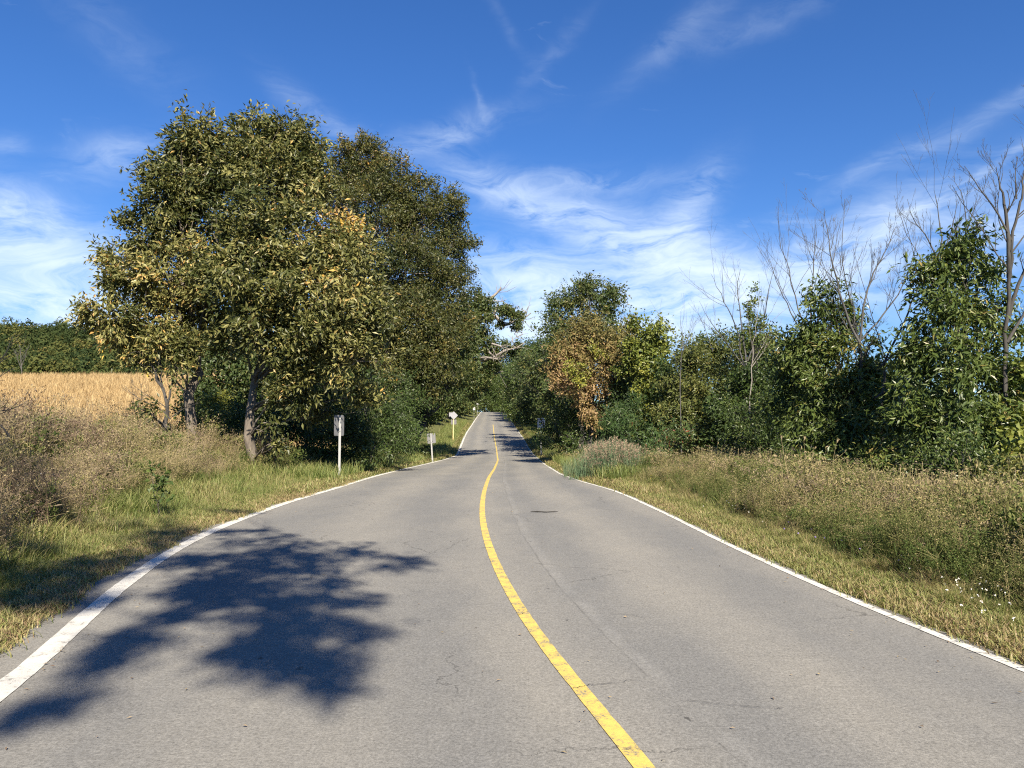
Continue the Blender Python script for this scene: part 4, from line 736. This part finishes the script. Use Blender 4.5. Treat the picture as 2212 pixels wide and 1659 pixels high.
def boxm(c, ax, ay, az, hx, hy, hz):
    mb = MB(); c = np.asarray(c, float); V = [c + sx * hx * ax + sy * hy * ay + sz * hz * az for sx in (-1, 1) for sy in (-1, 1) for sz in (-1, 1)]
    mb.add(V, [[0, 1, 3, 2], [4, 6, 7, 5], [0, 4, 5, 1], [2, 3, 7, 6], [0, 2, 6, 4], [1, 5, 7, 3]]); return mb
ZZ = np.array([0, 0, 1.0])
def bevel(o, w_=.004):
    m = o.modifiers.new('bevel', 'BEVEL'); m.width = w_; m.segments = 2; return o
def rounded_panel(c, ax, az, hw, hh, t=.004, r=.05, diamond=False):
    mb = MB(); ay = np.cross(az, ax); ring = []
    for cx, cy, a0 in ((1, 1, 0), (-1, 1, 90), (-1, -1, 180), (1, -1, 270)):
        for a in np.linspace(a0, a0 + 90, 5): ring.append((cx * (hw - r) + r * math.cos(R(a)), cy * (hh - r) + r * math.sin(R(a))))
    ring = np.array(ring)
    if diamond: k = math.sqrt(.5); ring = np.stack([(ring[:, 0] - ring[:, 1]) * k, (ring[:, 0] + ring[:, 1]) * k], 1)
    n = len(ring); A = c + ring[:, :1] * ax + ring[:, 1:] * az
    V = np.vstack([A - ay * t / 2, A + ay * t / 2]); mb.add(V, [list(range(n)), list(range(2 * n - 1, n - 1, -1))])
    i = np.arange(n); j = (i + 1) % n; mb.f.append(np.stack([i, i + n, j + n, j], 1)[:, ::-1]); mb.t.append(np.full(n, .5)); return mb
def post(mb_c0, mb_c1, w_, ax, name, mat, root, channel=True):
    c0, c1 = np.asarray(mb_c0), np.asarray(mb_c1); mb = MB(); az = unit(c1 - c0); ay = np.cross(az, ax); ay = unit(ay); h = np.linalg.norm(c1 - c0) / 2; c = (c0 + c1) / 2
    if channel:
        for off, hx, hy, oy in ((0, w_ * .28, .002, 0), (-w_ * .36, .002, w_ * .22, w_ * .2), (w_ * .36, .002, w_ * .22, w_ * .2), (-w_ * .46, w_ * .1, .002, w_ * .42), (w_ * .46, w_ * .1, .002, w_ * .42)):
            q = boxm(c + ax * off - ay * oy, ax, ay, az, hx + .001, hy, h); mb.add(q.v[0], q.f[0])
    else:
        q = boxm(c, ax, ay, az, w_ / 2, w_ / 2, h); mb.add(q.v[0], q.f[0])
    return mb.build(name, M[mat], root)
def bolts(root, pts_, ay, mat='galv'):
    for p in pts_:
        mb = MB(); tube(mb, [p, p + ay * .015], .012, 8); mb.build('bolt', M[mat], root)
# 1: oblique sign, back to camera
def sign1():
    Y = 24; b = gb(735, Y); tp = at(735, 899, Y); root = thing('road_sign', b, 'grey sign turned edge-on with white metal post, closest to the camera on the left verge', 'road sign')
    a = R(-60); ax = np.array([math.cos(a), -math.sin(a) * 1.0, 0]); ax = unit(ax); ay = np.cross(ZZ, ax)
    if ay[1] < 0: ay = -ay
    post(b - [0, 0, .2], tp, .062, np.array([1.0, 0, 0]), 'post', 'galv', root)
    c = at(735.6, 919, Y) + ay * .06; o = rounded_panel(c, ax, ZZ, .225, .33).build('sign_panel', M['alu'], root)
    bolts(root, [at(735, 905, Y) - [0, .03, 0], at(735, 930, Y) - [0, .03, 0]], np.array([0, -1.0, 0]))
sign1()
def sign2():
    Y = 46; b = gb(936, Y); root = thing('road_sign', b, 'small grey square sign on a leaning white post, second along the left verge', 'road sign')
    tp = at(930.6, 936, Y); ax = np.array([1.0, 0, 0]); post(b - [0, 0, .2], tp, .075, ax, 'post', 'galv', root)
    az = unit(tp - b); ax = unit(np.array([1.0, .15, 0])); ax = unit(ax - az * ax.dot(az)); c = at(931.6, 947, Y) + np.array([0, .07, 0])
    rounded_panel(c, ax, az, .25, .30).build('sign_panel', M['alu'], root); bolts(root, [at(931, 940, Y) - [0, .03, 0], at(932.5, 954, Y) - [0, .03, 0]], np.array([0, -1.0, 0]))
sign2()
def sign3():
    Y = 80; b = gb(979, Y); root = thing('warning_sign', b, 'diamond sign seen from behind over a square tab on a yellowish wooden post', 'road sign')
    ax = np.array([1.0, 0, 0]); post(b - [0, 0, .3], at(980, 893, Y), .10, ax, 'post', 'timber', root, False)
    rounded_panel(at(980.3, 897.5, Y) - [0, .07, 0], ax, ZZ, .31, .31, diamond=True).build('diamond_panel', M['alul'], root)
    rounded_panel(at(974, 895.5, Y) + [0, .12, 0], unit(np.array([1, .5, 0])), ZZ, .22, .22, r=.03).build('rear_panel', M['alul'], root)
    rounded_panel(at(980, 911.5, Y) + [0, .08, 0], ax, ZZ, .29, .26, r=.03).build('tab_panel', M['alu'], root)
sign3()
def stroke(mb, P2, w_, c, ax, az, ay, closed=False):
    P2 = np.array(P2, float); n = len(P2); tg = np.gradient(P2, axis=0) if not closed else np.roll(P2, -1, 0) - np.roll(P2, 1, 0); tg = unit(tg); nn = np.stack([-tg[:, 1], tg[:, 0]], 1)
    A = P2 + nn * w_ / 2; B = P2 - nn * w_ / 2; to = lambda q: c + q[:, :1] * ax + q[:, 1:] * az - ay * .006
    V = np.vstack([to(A), to(B)]); m = n if closed else n - 1; i = np.arange(m); j = (i + 1) % n; mb.add(V, np.stack([i, j, j + n, i + n], 1)[:, ::-1])
def textmesh(mb, s, size, c, ax, az, ay, dx, dz):
    cu = bpy.data.curves.new('t', 'FONT'); cu.body = s; cu.size = size; cu.align_x = 'CENTER'; cu.align_y = 'CENTER'; cu.offset = size * .02
    o = bpy.data.objects.new('t', cu); C.objects.link(o); dg = bpy.context.evaluated_depsgraph_get(); me = o.evaluated_get(dg).to_mesh()
    V = np.array([v.co[:] for v in me.vertices]); V = c + (V[:, :1] + dx) * ax + (V[:, 1:2] + dz) * az - ay * .006
    k = mb.n; mb.v.append(V); mb.n += len(V)
    for p in me.polygons: mb.f.append(np.array([list(p.vertices)]) + k); mb.t.append(np.array([.5]))
    o.evaluated_get(dg).to_mesh_clear(); bpy.data.objects.remove(o); bpy.data.curves.remove(cu)
def sign50():
    Y = 58; b = gb(1169, Y); root = thing('speed_limit_sign', b, 'white speed limit sign reading 50 in the shade of the right trees', 'road sign')
    ax = unit(np.array([1.0, .05, 0])); ay = np.cross(ZZ, ax); c = at(1169, 913.5, Y); post(b - [0, 0, .3], c + ZZ * .35 + ay * .05, .08, ax, 'post', 'galv', root)
    rounded_panel(c, ax, ZZ, .30, .375).build('sign_panel', M['swhite'], root)
    mb = MB(); r = [(-.28, -.355), (.28, -.355), (.28, .355), (-.28, .355)]
    for i in range(4): stroke(mb, [r[i], r[(i + 1) % 4]], .012, c, ax, ZZ, ay)
    mb.build('border', M['sblack'], root)
    mb = MB(); textmesh(mb, 'MAXIMUM', .13, c, ax, ZZ, ay, 0, .24); textmesh(mb, '50', .42, c, ax, ZZ, ay, 0, -.02); textmesh(mb, 'km/h', .12, c, ax, ZZ, ay, .1, -.28)
    mb.build('lettering', M['sblack'], root)
sign50()
def far_sign(x, y, Y, lb):
    b = gb(x, Y); root = thing('small_sign', b, lb, 'road sign'); c = at(x, y, Y); ax = np.array([1.0, 0, 0]); post(b - [0, 0, .3], c, .05, ax, 'post', 'galv', root, False); rounded_panel(c - [0, .06, 0], ax, ZZ, .22, .25).build('sign_panel', M['swhite'], root)
far_sign(1024, 883, 150, 'tiny white sign far along the left side of the road, lower of two'); far_sign(1031, 874, 175, 'tiny white sign far along the left side of the road, upper of two')
# stick on the right lane and litter
def stick():
    Y = row2Y(1108); a = at(1146, 1108.5, Y); b = at(1205, 1109, Y); a[2] = b[2] = 0.03; mb = MB(); P = limb(a, b, 9, .03); P[:, 2] = .022 + .006 * np.sin(np.arange(9)); tube(mb, P, np.array([.006, .011, .013, .010, .010, .011, .009, .008, .004]), 6, bump=.15)
    o = mb.build('stick', M['rubber'], loc=P[0]); tag(o, 'dark stick lying across the right lane beside the yellow line', 'stick')
stick()
def litter():
    mb = MB(); n = 420; Y = 3.2 * (40 / 3.2) ** rng.random(n); t = rng.random(n); t = np.where(rng.random(n) < .5, t ** 3 * .25, t); t = np.where(rng.random(n) < .3, 1 - t * .1, t); X = xl(Y) + .1 + (xr(Y) - xl(Y) - .15) * t
    P = np.stack([X, Y, zr(Y) + .012], 1); D = rng.normal(size=(n, 3)) * [1, 1, .12]; leaves(mb, P, D, rng.uniform(.012, .045, n), rng.uniform(.005, .02, n), rng.uniform(.6, 1, n), flat=.3)
    o = mb.build('leaf_litter', M['weed']); tag(o, kind='stuff'); o['label'] = 'bits of dry leaf and twig scattered over the asphalt'
litter()
# cracks sealed / open
def cracks():
    mb = MB(); 
    for l, w_ in [([(1235, 1490), (1265, 1483), (1300, 1481), (1390, 1470)], .006), ([(1245, 1322), (1300, 1326), (1370, 1330), (1400, 1338)], .004), ([(1040, 1184), (1064, 1183)], .012), ([(1480, 1515), (1540, 1522), (1640, 1530), (1700, 1534)], .004), ([(1120, 1330), (1136, 1324)], .008)]:
        pp = []
        for (x0, y0), (x1, y1) in zip(l[:-1], l[1:]):
            for t in np.linspace(0, 1, 9)[:-1]: x, y = x0 + (x1 - x0) * t, y0 + (y1 - y0) * t; Y = row2Y(y); pp.append((at(x, y, Y)[0], Y))
        pp = np.array(pp); pp += rng.normal(size=pp.shape) * .008; n = len(pp); tg = unit(np.gradient(pp, axis=0)); nn = np.stack([-tg[:, 1], tg[:, 0]], 1); ww = (w_ * rng.uniform(.3, 1, n))[:, None]
        V = np.vstack([np.c_[pp + nn * ww / 2, zr(pp[:, 1]) + .0095], np.c_[pp - nn * ww / 2, zr(pp[:, 1]) + .0095]]); i = np.arange(n - 1); mb.add(V, np.stack([i, i + n, i + n + 1, i + 1], 1))
    o = mb.build('road_cracks', M['rubber']); tag(o, kind='structure')
cracks()

# ================= the tree beside the camera whose crown shades the road's left side
def shade_tree():
    bl = [(560, 1165, 90, 28), (700, 1190, 130, 20), (850, 1215, 80, 11), (500, 1230, 110, 36), (650, 1250, 120, 26), (420, 1290, 90, 26), (560, 1300, 110, 24), (740, 1300, 70, 14), (690, 1345, 70, 16), (600, 1385, 80, 18), (520, 1410, 80, 14), (640, 1440, 70, 20), (720, 1480, 34, 12), (770, 1365, 50, 8), (740, 1430, 50, 12),
          (290, 1385, 60, 16), (250, 1415, 50, 8), (220, 1438, 34, 4), (130, 1515, 42, 6), (60, 1545, 40, 6), (620, 1215, 130, 22), (480, 1260, 100, 20), (380, 1330, 70, 10), (600, 1340, 90, 12), (400, 1150, 120, 14), (330, 1210, 110, 14), (250, 1230, 110, 20), (120, 1260, 120, 20), (60, 1210, 70, 18), (500, 1110, 60, 7), (150, 1150, 60, 8), (60, 1100, 90, 40), (150, 1060, 60, 24), (20, 1160, 70, 30), (350, 1170, 70, 16), (60, 1310, 70, 16), (180, 1300, 70, 16)]
    gp = []
    for x, y, rx, ry in bl:
        n = int(rx * ry / 150) + 3; a = rng.uniform(0, 6.28, n); q = rng.random(n) ** .5
        for a_, q_ in zip(a, q):
            cx, cy = x + rx * q_ * math.cos(a_), y + ry * q_ * math.sin(a_); gp += [(cx + 8 * u_ * (cy - 900) / 400, cy + 2.4 * v_ * (cy - 900) / 400) for u_, v_ in rng.normal(size=(5, 2))]
    P = []
    for x, y in gp:
        d = ray(x, y); t = -EYE / d[2]; P.append(np.array([0, 0, EYE]) + d * t)
    for X_, Y_, z_, sx_ in [(-8.6, 9.5, 1.0, .7), (-9.8, 11.5, 1.1, .8), (-7.8, 11.5, .8, .6), (-9.2, 13.5, 1.1, .7), (-7.2, 9.3, .6, .5), (-11, 13.5, 1.2, .8), (-8.2, 13, .9, .5), (-6.4, 8.4, .3, .5), (-5.6, 7.4, .2, .4)]:
        q = rng.normal(size=(46, 2)) * sx_ * .62; P += [np.array([X_ + a_, Y_ + b_, 0]) - SD * 0 - np.array([SD[0], SD[1], 0]) * (z_ / SD[2]) for a_, b_ in q]
    P = np.array(P); h = 11 + 1.1 * np.sin(P[:, 0] * .9 + 1) * np.cos(P[:, 1] * .7) + rng.uniform(-.5, .5, len(P))
    tips = P + SD * (h / SD[2])[:, None]
    tips = tips[tips[:, 2] - EYE > .75 * tips[:, 1]]
    cen = tips.mean(0); bx = np.array([-11.0, cen[1] - 2.0]); base = np.array([*bx, float(ground(bx[0], bx[1]))])
    root = thing('shade_tree', base, 'leafy tree behind the camera whose shadow falls across the left lane', 'tree')
    tr = MB(); T = limb(base - [0, 0, .2], [cen[0], cen[1] - .5, cen[2] + .8], 10, .05); tube(tr, T, np.linspace(.26, .05, 10), 9)
    idx = rng.integers(0, len(tips), 40); nod = tips[idx]; twigs(tr, T[rng.integers(7, 10, 40)], nod, .014, .007, .06, 4)
    dd = np.linalg.norm(tips[:, None] - nod[None], axis=2); nn = dd.argmin(1); mk = dd.min(1) > .05; sel = mk & (rng.random(len(tips)) < .5); twigs(tr, nod[nn[sel]], tips[sel], .008, .003, .06, 2)
    tr.build('trunk', M['bark'], root, smooth=True)
    cw = MB(); k = 5; Q = np.repeat(tips, k, 0) + rng.normal(size=(len(tips) * k, 3)) * .10; leaves(cw, Q, rng.normal(size=Q.shape) - [0, 0, .3], .15, .065, np.clip(.4 + rng.normal(size=len(Q)) * .15, 0, 1)); cw.build('crown', M['hickory'], root)
shade_tree()
print('FACES', sum(len(o.data.polygons) for o in bpy.data.objects if o.type == 'MESH'))
